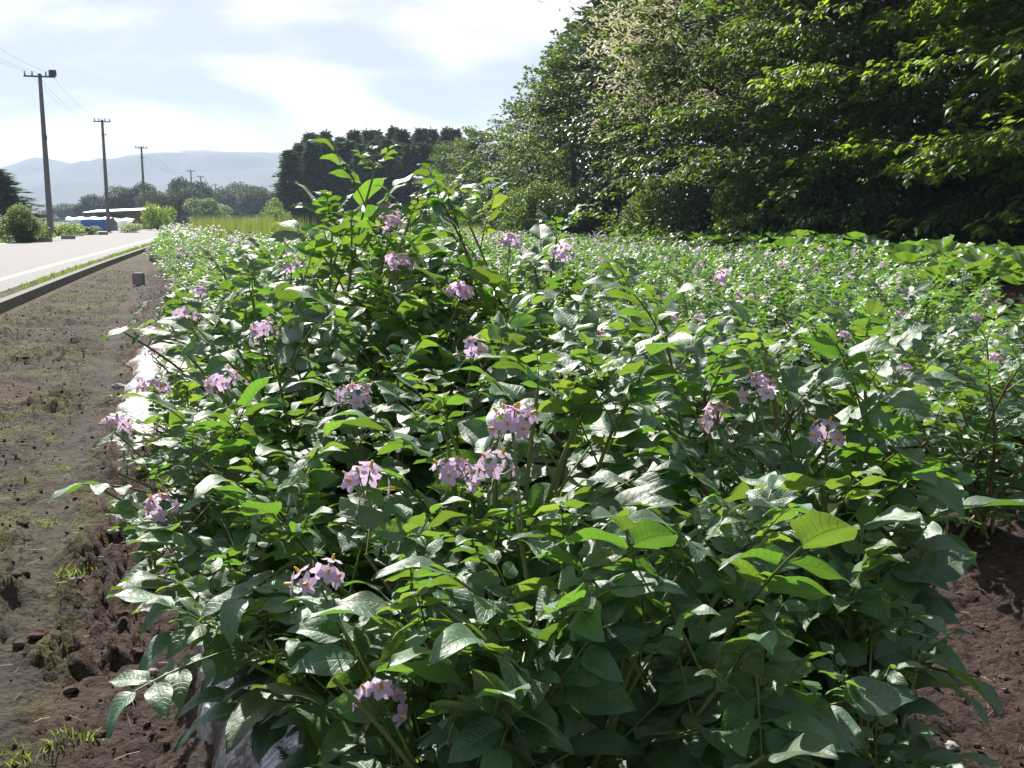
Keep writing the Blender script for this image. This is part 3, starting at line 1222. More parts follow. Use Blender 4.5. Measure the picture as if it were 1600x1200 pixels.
tag(o, 'mass of green potato foliage covering the far part of the field', 'potato foliage', None, 'stuff')
o = link('potato_blossom', mfl.mesh('potato_blossom', M_PETAL), kind='stuff')
tag(o, 'tiny lilac blossoms dotted over the far potato foliage', 'blossom', None, 'stuff')


# ------------------------------------------------------------------ squash along the right edge of the field
def squash_leaf_mesh(rs):
    n, k = 18, 4
    V, uv = [[0, 0, 0]], [[.5, .1]]
    for j in range(1, k + 1):
        f = j / k
        for i in range(n + 1):
            a = -PI * .93 + 2 * PI * .93 * i / n
            rr = (.5 + .07 * math.cos(5 * a) + .04 * math.cos(2 * a)) * f
            x, y = math.sin(a) * rr, math.cos(a) * rr
            V.append([x, y, .16 * f * f - .05 * math.cos(5 * a) * f + rs.normal(0, .012)])
            uv.append([.5 + x, .3 + y * .6])
    Fq = []
    for j in range(k - 1):
        for i in range(n):
            a = 1 + j * (n + 1) + i
            Fq.append([a, a + n + 1, a + n + 2, a + 1])
    mb = MB()
    V, uv = np.array(V), np.array(uv)
    mb.add(V, [q[::-1] for q in Fq], 0, uv)
    mb.add(V, [[0, 1 + i + 1, 1 + i][::-1] for i in range(n)], 0, uv)
    return mb.mesh('squash_leaf', M_SQUASH)


SQ = [squash_leaf_mesh(RM) for _ in range(4)]
RS = np.random.RandomState(4)
yq = 9.0
k = 0
while yq < 44:
    for lane in range(2):
        X = float(bound_x(yq)) + lane * .9 + RS.normal(0, .12)
        Y = yq + RS.normal(0, .2)
        root = empty('squash_plant', (X, Y, gz(X, Y)), 'broad-leaved squash plant at the forest edge of the potato field', 'squash plant', 'squash plants between potatoes and trees', RS.uniform(0, 6))
        for j in range(11):
            a = j * 2.4
            r = RS.uniform(.15, .75)
            h = RS.uniform(.50, .82) * (1.1 - .3 * r)
            p = np.array([math.cos(a) * r, math.sin(a) * r, h])
            nrm = np.array([RS.normal(0, .35), RS.normal(0, .35) , 1.0])
            mb = MB()
            tube(mb, bez(np.array([p[0] * .5, p[1] * .5, 0.]), np.array([p[0] * .8, p[1] * .8, h * .7]), p, 5), .006, 4)
            lf = link('leaf', SQ[RS.randint(4)], root, frame(p, np.array([math.cos(a), math.sin(a), -.1]), nrm, RS.uniform(.28, .43)))
        k += 1
    yq += 1.05 if yq < 20 else 2.0


# ------------------------------------------------------------------ plastic mulch film at the roadside foot of the bed
def film_strip(name, s0, s1, t0, t1, label, seed):
    s = np.arange(s0, s1, .018)
    t = np.linspace(0, 1, 30)
    Sg, Tg = np.meshgrid(s, t, indexing='ij')
    edge = t0 + .07 * fbm(s * 3 + seed, s * 0 + seed, 4)
    Tt = edge[:, None] + (t1 - edge[:, None]) * Tg
    X, Y = r2w(Sg, Tt)
    ends = ss(0, .12, Sg - s0) * ss(0, .12, s1 - Sg)
    Z = bed(Sg, Tt) - .03 + .035 + .02 * ss(0, .2, Tg) + .034 * np.abs(fbm(Sg * 4 + seed + Tt * 6, Tt * 26, 4, .65)) + .01 * fbm(Sg * 20, Tt * 20 + seed, 3)
    Z = Z - .04 * (1 - ss(0, .06, Tg)) - .05 * (1 - ends)
    mb = MB()
    V, Fq = grid_mesh(X, Y, Z)
    mb.add(V, Fq[:, ::-1])
    o = link(name, mb.mesh(name, M_FILM))
    tag(o, label, 'plastic film')


film_strip('mulch_film', 1.2, 3.0, .03, .32, 'crumpled glossy plastic mulch film under the leaves at the bottom of the near bed', 2.0)
film_strip('mulch_film', 3.15, 4.6, -.04, .40, 'narrow glossy plastic film strip showing beside dark soil half way along the near bed', 5.0)
film_strip('mulch_film', 5.9, 10.2, -.30, .50, 'smooth bright white sheet of plastic film edging the bed beside the path', 9.0)

# ------------------------------------------------------------------ stones, clods, straw, weeds on the bare strip
RB = np.random.RandomState(8)
ICO = None
g = (1 + 5 ** .5) / 2
IV = np.array([[-1, g, 0], [1, g, 0], [-1, -g, 0], [1, -g, 0], [0, -1, g], [0, 1, g], [0, -1, -g], [0, 1, -g], [g, 0, -1], [g, 0, 1], [-g, 0, -1], [-g, 0, 1]], float) / 1.9
IF = np.array([[0, 11, 5], [0, 5, 1], [0, 1, 7], [0, 7, 10], [0, 10, 11], [1, 5, 9], [5, 11, 4], [11, 10, 2], [10, 7, 6], [7, 1, 8], [3, 9, 4], [3, 4, 2], [3, 2, 6], [3, 6, 8], [3, 8, 9], [4, 9, 5], [2, 4, 11], [6, 2, 10], [8, 6, 7], [9, 8, 1]])


def pick_bare(n, dens_far=False):
    s = RB.uniform(.9, 1, n)
    s = 1.0 + (26 - 1.0) * RB.rand(n) ** 2.2
    t = np.where(RB.rand(n) < .72, RB.uniform(-1.9, .02, n), RB.uniform(1.4, 2.6, n))
    return s, t


n = 15000
s, t = pick_bare(n)
X, Y = r2w(s, t)
keep = (X > kerb_x(Y) + .15) & (np.abs(t + .5) > RB.uniform(0, .12, n))
X, Y, s, t = X[keep], Y[keep], s[keep], t[keep]
Z = ground_h(X, Y)
mb = MB()
n = len(X)
sz = .0025 + .009 * RB.rand(n) ** 5 + .0008 * s / 6
V = IV[None] * sz[:, None, None] * RB.uniform(.6, 1.3, (n, 12, 1)) * RB.uniform(.7, 1.3, (n, 1, 3))
V = V + np.stack([X, Y, Z + sz * .2], -1)[:, None]
mb.add(V.reshape(-1, 3), (IF[None] + np.arange(n)[:, None, None] * 12).reshape(-1, 3))
o = link('soil_clods', mb.mesh('soil_clods', M_CLOD, False), kind='stuff')
tag(o, 'loose crumbs and clods of dark brown soil on the bare strips', 'soil clods', None, 'stuff')
# straw
mb = MB()
s, t = pick_bare(1900)
for a, b in zip(s, t):
    x, y = r2w(a, b)
    if x < kerb_x(y) + .15:
        continue
    th = RB.uniform(0, PI)
    L = RB.uniform(.012, .06)
    z = gz(x, y) + .012
    d = np.array([math.cos(th) * L, math.sin(th) * L, RB.normal(0, .008)])
    p = np.array([x, y, z])
    tube(mb, [p - d / 2, p + [0, 0, RB.uniform(0, .002)] + RB.normal(0, .0015, 3), p + d / 2], RB.uniform(.0005, .0013), 3, 0, False)
o = link('straw_litter', mb.mesh('straw_litter', M_STRAW), kind='stuff')
tag(o, 'bits of dry straw and stalk scattered over the bare soil', 'straw', None, 'stuff')


def pix_ground(x, y):
    a, b = (x - 800) / F, (600 - y) / F
    r = np.array([a, CP + b * SP, -SP + b * CP])
    k = (0.0 - CAM_H) / r[2]
    for _ in range(4):
        p = r * k
        k = (gz(p[0], p[1]) - CAM_H) / r[2]
    return r * k + np.array([0, 0, CAM_H])


def rock(rs, sx, sy, sz, m=M_STONE, sub=True):
    V, Fs = IV.copy(), IF
    # one subdivision
    ed, newV, newF = {}, list(V), []
    def mid(a, b):
        key = (min(a, b), max(a, b))
        if key not in ed:
            ed[key] = len(newV)
            v = (V[a] + V[b]) / 2
            newV.append(v / np.linalg.norm(v) * np.linalg.norm(V[a]))
        return ed[key]
    for a, b, c in Fs:
        ab, bc, ca = mid(a, b), mid(b, c), mid(c, a)
        newF += [[a, ab, ca], [b, bc, ab], [c, ca, bc], [ab, bc, ca]]
    V = np.array(newV) * rs.uniform(.72, 1.2, (len(newV), 1)) * np.array([sx, sy, sz])
    mb = MB()
    mb.add(V, newF)
    return mb.mesh('stone', m, False)


for (x, y, w, lab) in [(225, 886, 14, 'flat pale stone on the soil just off the end of the trodden track'), (160, 1012, 15, 'dark rounded stone low on the bare soil beside the mulch film'),
                       (186, 812, 10, 'small grey stone at the edge of the crop leaves'), (178, 832, 18, 'dark angular stone beside the crop edge'), (120, 912, 26, 'thin flat stone chip lying on mossy soil'),
                       (237, 1068, 16, 'blue grey pebble near the plastic film edge'), (240, 1050, 15, 'round grey pebble touching the plastic film'), (174, 622, 12, 'pale stone flake near the white plastic sheet'),
                       (186, 607, 20, 'long flat stone next to the white plastic sheet'), (1485, 1168, 24, 'bluish pebble on the brown soil of the furrow'), (1340, 905, 10, 'pebble on furrow soil beneath the arching stem'),
                       (280, 1090, 20, 'grey stone lying on the torn film edge')]:
    p = pix_ground(x, y)
    r = w / 1600 * p[1] / 2 * 1.15
    o = link('stone', rock(RB, r, r * .8, r * .55), None)
    o.location = (p[0], p[1], p[2] + r * .2)
    tag(o, lab, 'stone', 'stones lying on the soil')
# larger clods
for (x, y, w) in [(30, 900, 60), (60, 995, 70), (110, 1080, 50), (30, 1010, 50), (190, 960, 40), (215, 1020, 45), (120, 780, 30), (70, 700, 30), (200, 1100, 60), (150, 1150, 60), (90, 620, 30), (40, 560, 26), (1530, 980, 40), (1450, 960, 36), (1500, 930, 30),
                  (230, 870, 36), (170, 875, 34), (35, 820, 40), (1570, 1060, 40), (1420, 930, 40)]:
    p = pix_ground(x, y)
    r = w / 1600 * p[1] / 2
    o = link('soil_clod', rock(RB, r * .55, r * .45, r * .26, M_CLOD), None)
    o.location = (p[0], p[1], p[2] + r * .1)
    tag(o, 'lump of dark crumbly soil on the bare strip', 'soil clod', 'lumps of soil beside the beds')

# concrete marker stubs at the edge of the bed
for (x, y, w, h, lab) in [(217, 444, 15, .20, 'nearest short grey concrete stub standing between kerb and crop'), (241, 408, 12, .18, 'middle short concrete stub by the crop edge'), (263, 391, 12, .16, 'farthest small concrete stub near where kerb meets crop')]:
    p = pix_ground(x, y)
    ww = w / 1600 * p[1]
    mb = MB()
    box(mb, (0, 0, h / 2), (ww, ww * .9, h))
    box(mb, (0, 0, h + .012), (ww * .86, ww * .78, .024))
    o = link('concrete_stub', mb.mesh('concrete_stub', M_CONC, False))
    o.location = (p[0], p[1], p[2] - .01)
    tag(o, lab, 'concrete stub', 'concrete stubs along the crop edge')


def tuft_mesh(rs, n, h, spread, m=M_GRASS, w=.004, name='grass_tuft'):
    mb = MB()
    for i in range(n):
        a = rs.uniform(0, 6.28)
        r = spread * math.sqrt(rs.rand())
        p = np.array([math.cos(a) * r, math.sin(a) * r, -.01])
        hh = h * rs.uniform(.4, 1.1)
        d = np.array([rs.normal(0, .35), rs.normal(0, .35), 1])
        side = norm(np.cross(d, [rs.normal(), rs.normal(), .1])) * w
        P = [p, p + d * hh * .55, p + d * hh * .85 + np.array([d[0], d[1], 0]) * hh * .35]
        V = [P[0] - side, P[0] + side, P[1] + side * .8, P[1] - side * .8, P[2]]
        mb.add(V, [[0, 1, 2, 3]], 0)
        mb.add(V, [[3, 2, 4]], 0)
    return mb.mesh(name, m)


for (x, y, n, h, sp, lab) in [(95, 735, 110, .045, .10, 'low bright green grass tuft beside the trodden track'), (112, 1155, 60, .05, .05, 'grass tuft near the bottom of the bare strip'), (25, 1185, 60, .05, .06, 'small weed tuft in the bottom corner of the bare soil'),
                              (120, 890, 60, .03, .07, 'thin fresh grass growing out of mossy soil'), (240, 400, 120, .12, .35, 'weedy grass growing around the concrete stubs'), (70, 820, 60, .05, .06, 'small weeds beside a soil lump on the bare strip')]:
    p = pix_ground(x, y)
    o = link('grass_tuft', tuft_mesh(RB, n, h, sp, M_GRASS, .0022 if y > 500 else .006))
    o.location = tuple(p)
    tag(o, lab, 'grass tuft')
# grass fringe behind the kerb, and green growth at both edges of the road
mb = MB()
for i in range(3000):
    y = 6 + 70 * RB.rand() ** 1.6
    edge = RB.rand() < .7
    o_ = RB.uniform(.14, .42) if edge else ROADW + .6 + RB.rand() ** 2 * 3
    if not edge:
        y = 30 + 90 * RB.rand()
    elif float(fbm(np.array([y * .5]), np.array([3.]), 2)[0]) < -.05 and RB.rand() < .8:
        continue
    x = float(kerb_x(y)) - o_ * .96
    h = RB.uniform(.02, .07) * (1 + y / 60) * (1 if edge else 2.5)
    a = RB.uniform(0, PI)
    w = .004 + .0006 * y
    sd_ = np.array([math.cos(a), math.sin(a), 0]) * w
    p = np.array([x, y, .14])
    tp = p + np.array([RB.normal(0, .3) * h, RB.normal(0, .3) * h, h])
    mb.add([p - sd_, p + sd_, tp], [[0, 1, 2]])
o = link('roadside_grass', mb.mesh('roadside_grass', M_GRASS), kind='stuff')
tag(o, 'thin green grass growing along both edges of the road', 'grass', None, 'stuff')
# tall grass at the far end of the field
mb = MB()
for i in range(16000):
    if RB.rand() < .6:
        y = RB.uniform(48, 66)
        x = RB.uniform(-7, 6.5) - (y - 50) * .15
        h = RB.uniform(.5, 1.05)
    else:
        y = RB.uniform(40, 62)
        x = -.335 * y + RB.uniform(1.5, 6.0)
        h = RB.uniform(.9, 1.5)
    a = RB.uniform(0, PI)
    sd_ = np.array([math.cos(a), math.sin(a), 0]) * .016
    p = np.array([x, y, 0])
    tp = p + np.array([RB.normal(0, .18), RB.normal(0, .18), h])
    mb.add([p - sd_, p + sd_, tp], [[0, 1, 2]], 1 if RB.rand() < .22 else 0)
o = link('tall_grass', mb.mesh('tall_grass', [M_GRASS, M_DRY]), kind='stuff')
tag(o, 'tall pale grass standing at the far end of the field', 'tall grass', None, 'stuff')


# ------------------------------------------------------------------ trees
def bough_geo(rs, L=1.3, nleaf=110, ls=.10, droop=.35, dropleaf=.5, hi=True):
    """leafy bough along +y; returns verts, faces"""
    P, D = [], []
    mb = MB()
    main = bez(np.zeros(3), np.array([0, L * .55, L * .12]), np.array([rs.normal(0, .1), L, -L * droop * .6]), 8)
    tube(mb, main, np.linspace(.014, .004, 8), 3, 1, False)
    nt = 9
    for i in range(nt):
        q = (i + .7) / nt
        p0 = np.array([np.interp(q, np.linspace(0, 1, 8), main[:, c]) for c in range(3)])
        sg = 1 if i % 2 else -1
        a = math.radians(rs.uniform(35, 70)) * sg
        tl = L * .55 * (1 - q * .6) * rs.uniform(.7, 1.2)
        p1 = p0 + np.array([math.sin(a) * tl, math.cos(a) * tl, rs.uniform(-.12, .08) * L - droop * .2 * tl])
        for j in range(int(nleaf / nt)):
            k = rs.uniform(.1, 1.05)
            p = p0 + (p1 - p0) * k + rs.normal(0, .03, 3)
            b = a + rs.uniform(-1.0, 1.0)
            f = np.array([math.sin(b), math.cos(b), -dropleaf * rs.uniform(.3, 1.7)])
            up = np.array([rs.normal(0, .35), rs.normal(0, .35), 1.0])
            M = frame(p, f, up, ls * rs.uniform(.7, 1.25))
            if hi:
                V = np.array([[0, 0, 0], [.24, .3, .07], [.2, .68, .04], [0, 1, -.08], [-.2, .68, .04], [-.24, .3, .07], [0, .5, -.02]])
                mb.add(tf(M, V), [[0, 1, 2, 6], [6, 2, 3, 4], [0, 6, 4, 5]], 0)
            else:
                V = np.array([[0, 0, 0], [.3, .5, .1], [0, 1, -.08], [-.3, .5, .1]])
                mb.add(tf(M, V), [[0, 1, 2], [0, 2, 3]], 0)
    return mb


def join_mb(dst, src, M, mm=None):
    base = 0
    for V, Fq, m, U in zip(src.V, src.F, src.M, src.U):
        dst.add(tf(M, V), Fq - base, m, U)
        base += len(V)


def compact(mb):
    """flatten a builder into one tri block (verts, tris, mats)"""
    V = np.concatenate(mb.V)
    T, Mm = [], []
    for Fq, m in zip(mb.F, mb.M):
        if Fq.shape[1] == 3:
            T.append(Fq)
            Mm.append(m)
        else:
            T.append(Fq[:, [0, 1, 2]])
            T.append(Fq[:, [0, 2, 3]])
            Mm += [m, m]
    return V, np.concatenate(T), np.concatenate(Mm)


RT = np.random.RandomState(33)
BOUGHS_HI = [bough_geo(RT, 1.4, 150, .115, .4, .7, True) for _ in range(4)]
BOUGH_LO = [compact(bough_geo(RT, 1.5, 80, .17, .3, .5, False)) for _ in range(4)]
BOUGH_UP = [compact(bough_geo(RT, 1.4, 80, .15, .0, .1, False)) for _ in range(3)]


def crown_spots(rs, H, Rr, zlow, n, flat=.25, tier=0.0):
    """places and directions of boughs over an uneven crown"""
    out = []
    ph = rs.uniform(0, 6.28, 4)
    for i in range(n):
        u = rs.uniform(0, 1)
        z = zlow + (H - zlow) * u ** .85
        if tier:
            z = (round(z / tier) + rs.normal(0, .09)) * tier
            u = min(1, max(0, (z - zlow) / (H - zlow)))
        prof = math.sin(PI * min(1, .18 + .82 * u) ** .9) ** .65
        a = rs.uniform(0, 2 * PI)
        bump = 1 + .20 * math.sin(3 * a + ph[0] + z * .8) + .16 * math.sin(z * 2.4 + ph[1] + a * 2) + .08 * math.sin(z * 5 + ph[2])
        r = Rr * prof * bump * (rs.uniform(.62, 1.0) if rs.rand() < .8 else rs.uniform(.2, .6))
        p = np.array([math.cos(a) * r, math.sin(a) * r, z])
        d = np.array([math.cos(a), math.sin(a), flat * rs.uniform(-.6, 1.2) + max(0, u - .7) * 2.2])
        out.append((p - norm(d) * .7, d))
    return out


def trunk_mb(rs, H, r, spots, mi=0, nl=12):
    mb = MB()
    P = np.array([[0, 0, -.2], [0, 0, H * .15], [rs.normal(0, .1), rs.normal(0, .1), H * .4], [rs.normal(0, .2), rs.normal(0, .2), H * .65], [rs.normal(0, .2), rs.normal(0, .2), H * .93]])
    tube(mb, P, np.array([r * 1.3, r, r * .8, r * .5, r * .12]), 8, mi)
    idx = rs.choice(len(spots), nl, replace=False)
    for i in idx:
        p = spots[i][0]
        z0 = max(H * .12, p[2] * .72)
        a = np.array([0, 0, z0])
        tube(mb, bez(a, (a + p) / 2 + [0, 0, .25], p, 5), np.linspace(r * .32, .015, 5), 5, mi, False)
    return mb


def big_tree(loc, label, H, Rr, zlow, n, mats, seed, group, blossom=False, rz=0.0, flat=.25, cat='tree', hero=False):
    rs = np.random.RandomState(seed)
    spots = crown_spots(rs, H, Rr, zlow, n, flat, 1.25 if hero else 0)
    root = empty('broadleaf_tree', loc, label, cat, group, rz)
    link('trunk', trunk_mb(rs, H, Rr * .055, spots).mesh('trunk', M_BARK), root)
    if hero:
        mes = [b.mesh('bough', mats) for b in BOUGHS_HI]
        mb = MB()
        k = 0
        for (p, d) in crown_spots(rs, H * .93, Rr * .62, zlow, 260, .4):
            V, T, Mm = BOUGH_LO[rs.randint(4)]
            mb.add(tf(frame(p, d, np.array([0, 0, 1.0]), 1.25), V), T, Mm)
        for i, (p, d) in enumerate(spots):
            up = np.array([rs.normal(0, .15), rs.normal(0, .15), 1])
            M = frame(p, d, up, rs.uniform(.8, 1.2))
            if k < 295:
                link('bough', mes[rs.randint(4)], root, M)
                k += 1
            else:
                V, T, Mm = BOUGH_LO[rs.randint(4)]
                mb.add(tf(M, V), T, Mm)
        if mb.V:
            link('crown', mb.mesh('crown', mats), root, None, 'stuff')
        return root
    mb = MB()
    for p, d in spots:
        up = np.array([rs.normal(0, .15), rs.normal(0, .15), 1])
        M = frame(p, d, up, rs.uniform(.85, 1.3))
        V, T, Mm = BOUGH_LO[rs.randint(4)]
        mb.add(tf(M, V), T, Mm)
    crown = link('crown', mb.mesh('crown', mats), root)
    if blossom:
        bb = MB()
        for p, d in spots:
            if p[2] < H * .35 or rs.rand() < .15:
                continue
            for j in range(60):
                q = p + norm(d) * rs.uniform(1.0, 2.3) + np.array([0, 0, .12]) + rs.normal(0, .28, 3)
                a = rs.uniform(0, 6.28)
                e = np.array([math.cos(a) * .17, math.sin(a) * .17, rs.uniform(-.02, .12)])
                s_ = norm(np.cross(e, [0, .3, 1])) * .022
                bb.add([q - s_, q + s_, q + e + s_, q + e - s_ + [0, 0, .01]], [[0, 1, 2, 3]])
        link('blossom', bb.mesh('blossom', M_BLOSSOM), root, None, 'stuff')
    return root


GT = 'forest trees along the field edge'
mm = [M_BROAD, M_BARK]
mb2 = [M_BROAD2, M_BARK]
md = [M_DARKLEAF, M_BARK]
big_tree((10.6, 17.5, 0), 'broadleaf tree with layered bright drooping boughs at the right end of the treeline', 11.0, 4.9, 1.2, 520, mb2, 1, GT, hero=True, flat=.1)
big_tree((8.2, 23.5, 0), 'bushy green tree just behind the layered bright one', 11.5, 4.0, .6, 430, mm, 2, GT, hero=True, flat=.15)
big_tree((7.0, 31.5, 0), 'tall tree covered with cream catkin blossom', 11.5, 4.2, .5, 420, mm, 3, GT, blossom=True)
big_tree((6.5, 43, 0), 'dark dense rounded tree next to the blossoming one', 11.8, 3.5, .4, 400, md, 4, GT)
t5 = big_tree((3.2, 57, 0), 'mid green tree with stepped boughs where the treeline dips', 9.8, 3.3, .4, 340, mm, 5, GT)
t6 = big_tree((1.4, 71, 0), 'lighter green tree low in the treeline before the conifer stand', 8.8, 3.3, .4, 320, mm, 6, GT)


def again(src, loc, label, rz, sc, group=GT):
    c = copy_tree(src)
    c.location = loc
    c.rotation_euler = (0, 0, rz)
    c.scale = (sc[0], sc[0], sc[1])
    c['label'] = label
    c['group'] = group
    return c


again(t5, (-2.6, 86, 0), 'feathery green tree at the left end of the broadleaf treeline', 2.0, (.95, .84))
again(t6, (-6.6, 112, 0), 'pale tree touching the dark conifer stand', 4.0, (.9, 1.0))
again(t5, (5.0, 66, 0), 'tall green tree rising behind the stepped one', 1.0, (1.1, 1.3), 'trees in the second line of the forest')
BACK = 'trees in the second line of the forest'
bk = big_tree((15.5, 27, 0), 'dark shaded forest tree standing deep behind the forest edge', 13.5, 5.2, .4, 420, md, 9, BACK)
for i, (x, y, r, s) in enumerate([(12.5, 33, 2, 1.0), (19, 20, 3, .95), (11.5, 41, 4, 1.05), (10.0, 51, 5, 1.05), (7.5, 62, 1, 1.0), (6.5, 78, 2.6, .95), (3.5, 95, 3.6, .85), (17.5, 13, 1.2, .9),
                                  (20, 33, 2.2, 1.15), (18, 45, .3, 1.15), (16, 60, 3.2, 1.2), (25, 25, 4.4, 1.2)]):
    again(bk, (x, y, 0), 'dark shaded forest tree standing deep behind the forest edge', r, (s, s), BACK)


def conifer(rs, H, Rr, layers, per, tri, pine=False):
    spots = []
    mb = MB()
    for i in range(layers):
        k = (i + .5) / layers
        z = H * (.06 + .92 * k) if not pine else H * (.35 + .62 * k)
        r = Rr * (1 - k) ** .75 + .15 if not pine else Rr * math.sin(PI * (.2 + .75 * k))
        for j in range(per):
            a = rs.uniform(0, 6.28)
            rr = r * rs.uniform(.55, 1.12)
            n = tri
            q = rs.uniform(.25, 1, n)[:, None]
            tipd = np.array([math.cos(a), math.sin(a), (-.18 if not pine else .12)])
            p = np.array([0, 0, z]) + tipd * rr * q + rs.normal(0, .16 if not pine else .25, (n, 3))
            f = tipd + rs.normal(0, .45, (n, 3))
            f /= np.linalg.norm(f, axis=1)[:, None]
            sd2 = np.cross(f, rs.normal(0, 1, (n, 3)))
            sd2 /= np.linalg.norm(sd2, axis=1)[:, None]
            S = rs.uniform(.25, .6, n)[:, None]
            V = np.stack([p, p + f * S * .6 + sd2 * S * .22, p + f * S * 1.3, p + f * S * .6 - sd2 * S * .22], 1).reshape(-1, 3)
            ii = np.arange(n)[:, None] * 4
            mb.add(V, np.concatenate([ii + [0, 1, 2], ii + [0, 2, 3]]))
    tr = MB()
    tube(tr, [[0, 0, -.2], [0, 0, H * .5], [0, 0, H * .98]], [H * .014, H * .009, .02], 7)
    if pine:
        for j in range(14):
            a = rs.uniform(0, 6.28)
            z = H * rs.uniform(.4, .85)
            tube(tr, [[0, 0, z], [math.cos(a) * Rr * .8, math.sin(a) * Rr * .8, z + .5]], [.06, .02], 4)
    return mb.mesh('crown', M_NEEDLE), tr.mesh('trunk', M_BARK)


CON = [conifer(RT, 14, 3.3, 30, 20, 11) for _ in range(3)]
PIN = [conifer(RT, 16, 3.6, 9, 20, 26, True) for _ in range(2)]


def put_con(src, name, loc, label, group, sc, rz):
    r = empty(name, loc, label, 'tree', group, rz)
    r.scale = (sc[0], sc[0], sc[1])
    link('crown', src[0], r)
    link('trunk', src[1], r)
    return r


for i, (x, y, s, lab) in enumerate([(8.4, 49, 1.0, 'dark pine topping the treeline above the blossoming tree'), (12.5, 50, 1.1, 'second dark pine beside the treeline top'), (6.0, 58, .95, 'dark pine poking above the dense rounded tree'), (5.0, 70, .85, 'smaller dark pine where the treeline steps down')]):
    put_con(PIN[i % 2], 'pine_tree', (x, y, 0), lab, 'pines rising over the treeline', (s, s), i * 1.7)
GC = 'dark conifers of the distant stand'
edge_px = [(x_, y_ + 11) for x_, y_ in [(452, 222), (468, 212), (488, 208), (510, 206), (530, 210), (548, 207), (566, 213), (584, 208), (602, 204), (622, 211), (640, 214), (660, 210), (680, 214), (700, 208), (718, 216)]]
for i, (x, y) in enumerate(edge_px):
    d = 128 + RT.uniform(-4, 4)
    p = at(x, y, d)
    lab = '%s dark conifer from the left in the front line of the distant stand' % (ORD[:11] + ['twelfth', 'thirteenth', 'fourteenth', 'fifteenth'])[i]
    put_con(CON[i % 3], 'conifer_tree', (p[0], d, 0), lab, GC, (1.0, p[2] / 14), RT.uniform(0, 6))
for i in range(24):
    d = RT.uniform(136, 160)
    x = at(RT.uniform(462, 740), 300, d)[0]
    put_con(CON[i % 3], 'conifer_tree', (x, d, 0), 'dark conifer crowded behind the front line of the distant stand', GC, (1.05, RT.uniform(.88, 1.02)), RT.uniform(0, 6))


# shrubs and far trees: rounded crowns of leaves
def shrub_mesh(rs, n, leaf, m, flat=1.0, lobes=7):
    mb = MB()
    C = rs.normal(0, .38, (lobes, 3)) * [1, 1, .6] + [0, 0, .55]
    Cr = rs.uniform(.28, .5, lobes)
    k = rs.randint(0, lobes, n)
    d = rs.normal(0, 1, (n, 3))
    d /= np.linalg.norm(d, axis=1)[:, None]
    p = C[k] + d * Cr[k][:, None] * rs.uniform(.6, 1.05, n)[:, None]
    p = p[p[:, 2] > .02]
    n = len(p)
    f = rs.normal(0, 1, (n, 3)) + [0, 0, -.2]
    f /= np.linalg.norm(f, axis=1)[:, None]
    s_ = np.cross(f, rs.normal(0, .5, (n, 3)) + [0, 0, 1.0])
    s_ /= np.linalg.norm(s_, axis=1)[:, None]
    L = leaf * rs.uniform(.7, 1.3, n)[:, None]
    V = np.stack([p, p + f * L * .5 + s_ * L * .33, p + f * L, p + f * L * .5 - s_ * L * .33], 1).reshape(-1, 3)
    ii = np.arange(n)[:, None] * 4
    mb.add(V, np.concatenate([ii + [0, 1, 2], ii + [0, 2, 3]]))
    return mb.mesh('foliage', m)


def stem_cluster(rs, h):
    mb = MB()
    for j in range(6):
        a = rs.uniform(0, 6.28)
        tube(mb, bez(np.array([0, 0, -.1]), np.array([math.cos(a) * .1, math.sin(a) * .1, h * .5]), np.array([math.cos(a) * .4, math.sin(a) * .4, h]), 5), np.linspace(.035, .008, 5), 4)
    return mb.mesh('trunk', M_BARK)


SH = {}
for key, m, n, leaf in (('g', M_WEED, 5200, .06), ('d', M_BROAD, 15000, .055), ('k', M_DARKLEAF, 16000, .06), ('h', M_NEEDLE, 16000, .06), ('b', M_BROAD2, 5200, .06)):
    SH[key] = [shrub_mesh(RT, n, leaf, m) for _ in range(2)]
STC = stem_cluster(RT, .7)


def shrub(name, loc, sx, sz, key, label, cat, group=None):
    r = empty(name, loc, label, cat, group, RT.uniform(0, 6))
    r.scale = (sx, sx, sz)
    link('foliage' if cat != 'tree' else 'crown', SH[key][RT.randint(2)], r)
    link('trunk' if cat == 'tree' else 'stem', STC, r)
    return r


# undergrowth at the forest foot
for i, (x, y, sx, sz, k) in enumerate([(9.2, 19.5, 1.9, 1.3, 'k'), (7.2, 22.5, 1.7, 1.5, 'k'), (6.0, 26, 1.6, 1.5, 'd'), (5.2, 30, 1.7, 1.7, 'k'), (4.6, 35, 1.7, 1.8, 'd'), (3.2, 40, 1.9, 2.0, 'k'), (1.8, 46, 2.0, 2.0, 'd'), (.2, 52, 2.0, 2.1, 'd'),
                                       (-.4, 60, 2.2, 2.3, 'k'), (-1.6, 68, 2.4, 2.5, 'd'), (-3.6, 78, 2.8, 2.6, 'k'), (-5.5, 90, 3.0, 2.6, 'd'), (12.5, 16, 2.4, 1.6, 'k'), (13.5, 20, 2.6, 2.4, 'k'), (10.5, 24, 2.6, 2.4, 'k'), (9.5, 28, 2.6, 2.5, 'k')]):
    shrub('undergrowth_bush', (x, y, 0), sx, sz, k, ['%s dark bush from the right in the front undergrowth of the forest edge' % ORD[min(i, 11)], 'dark shaded bush deep in the undergrowth behind the front bushes'][i > 11], 'bush', 'bushes under the forest edge')
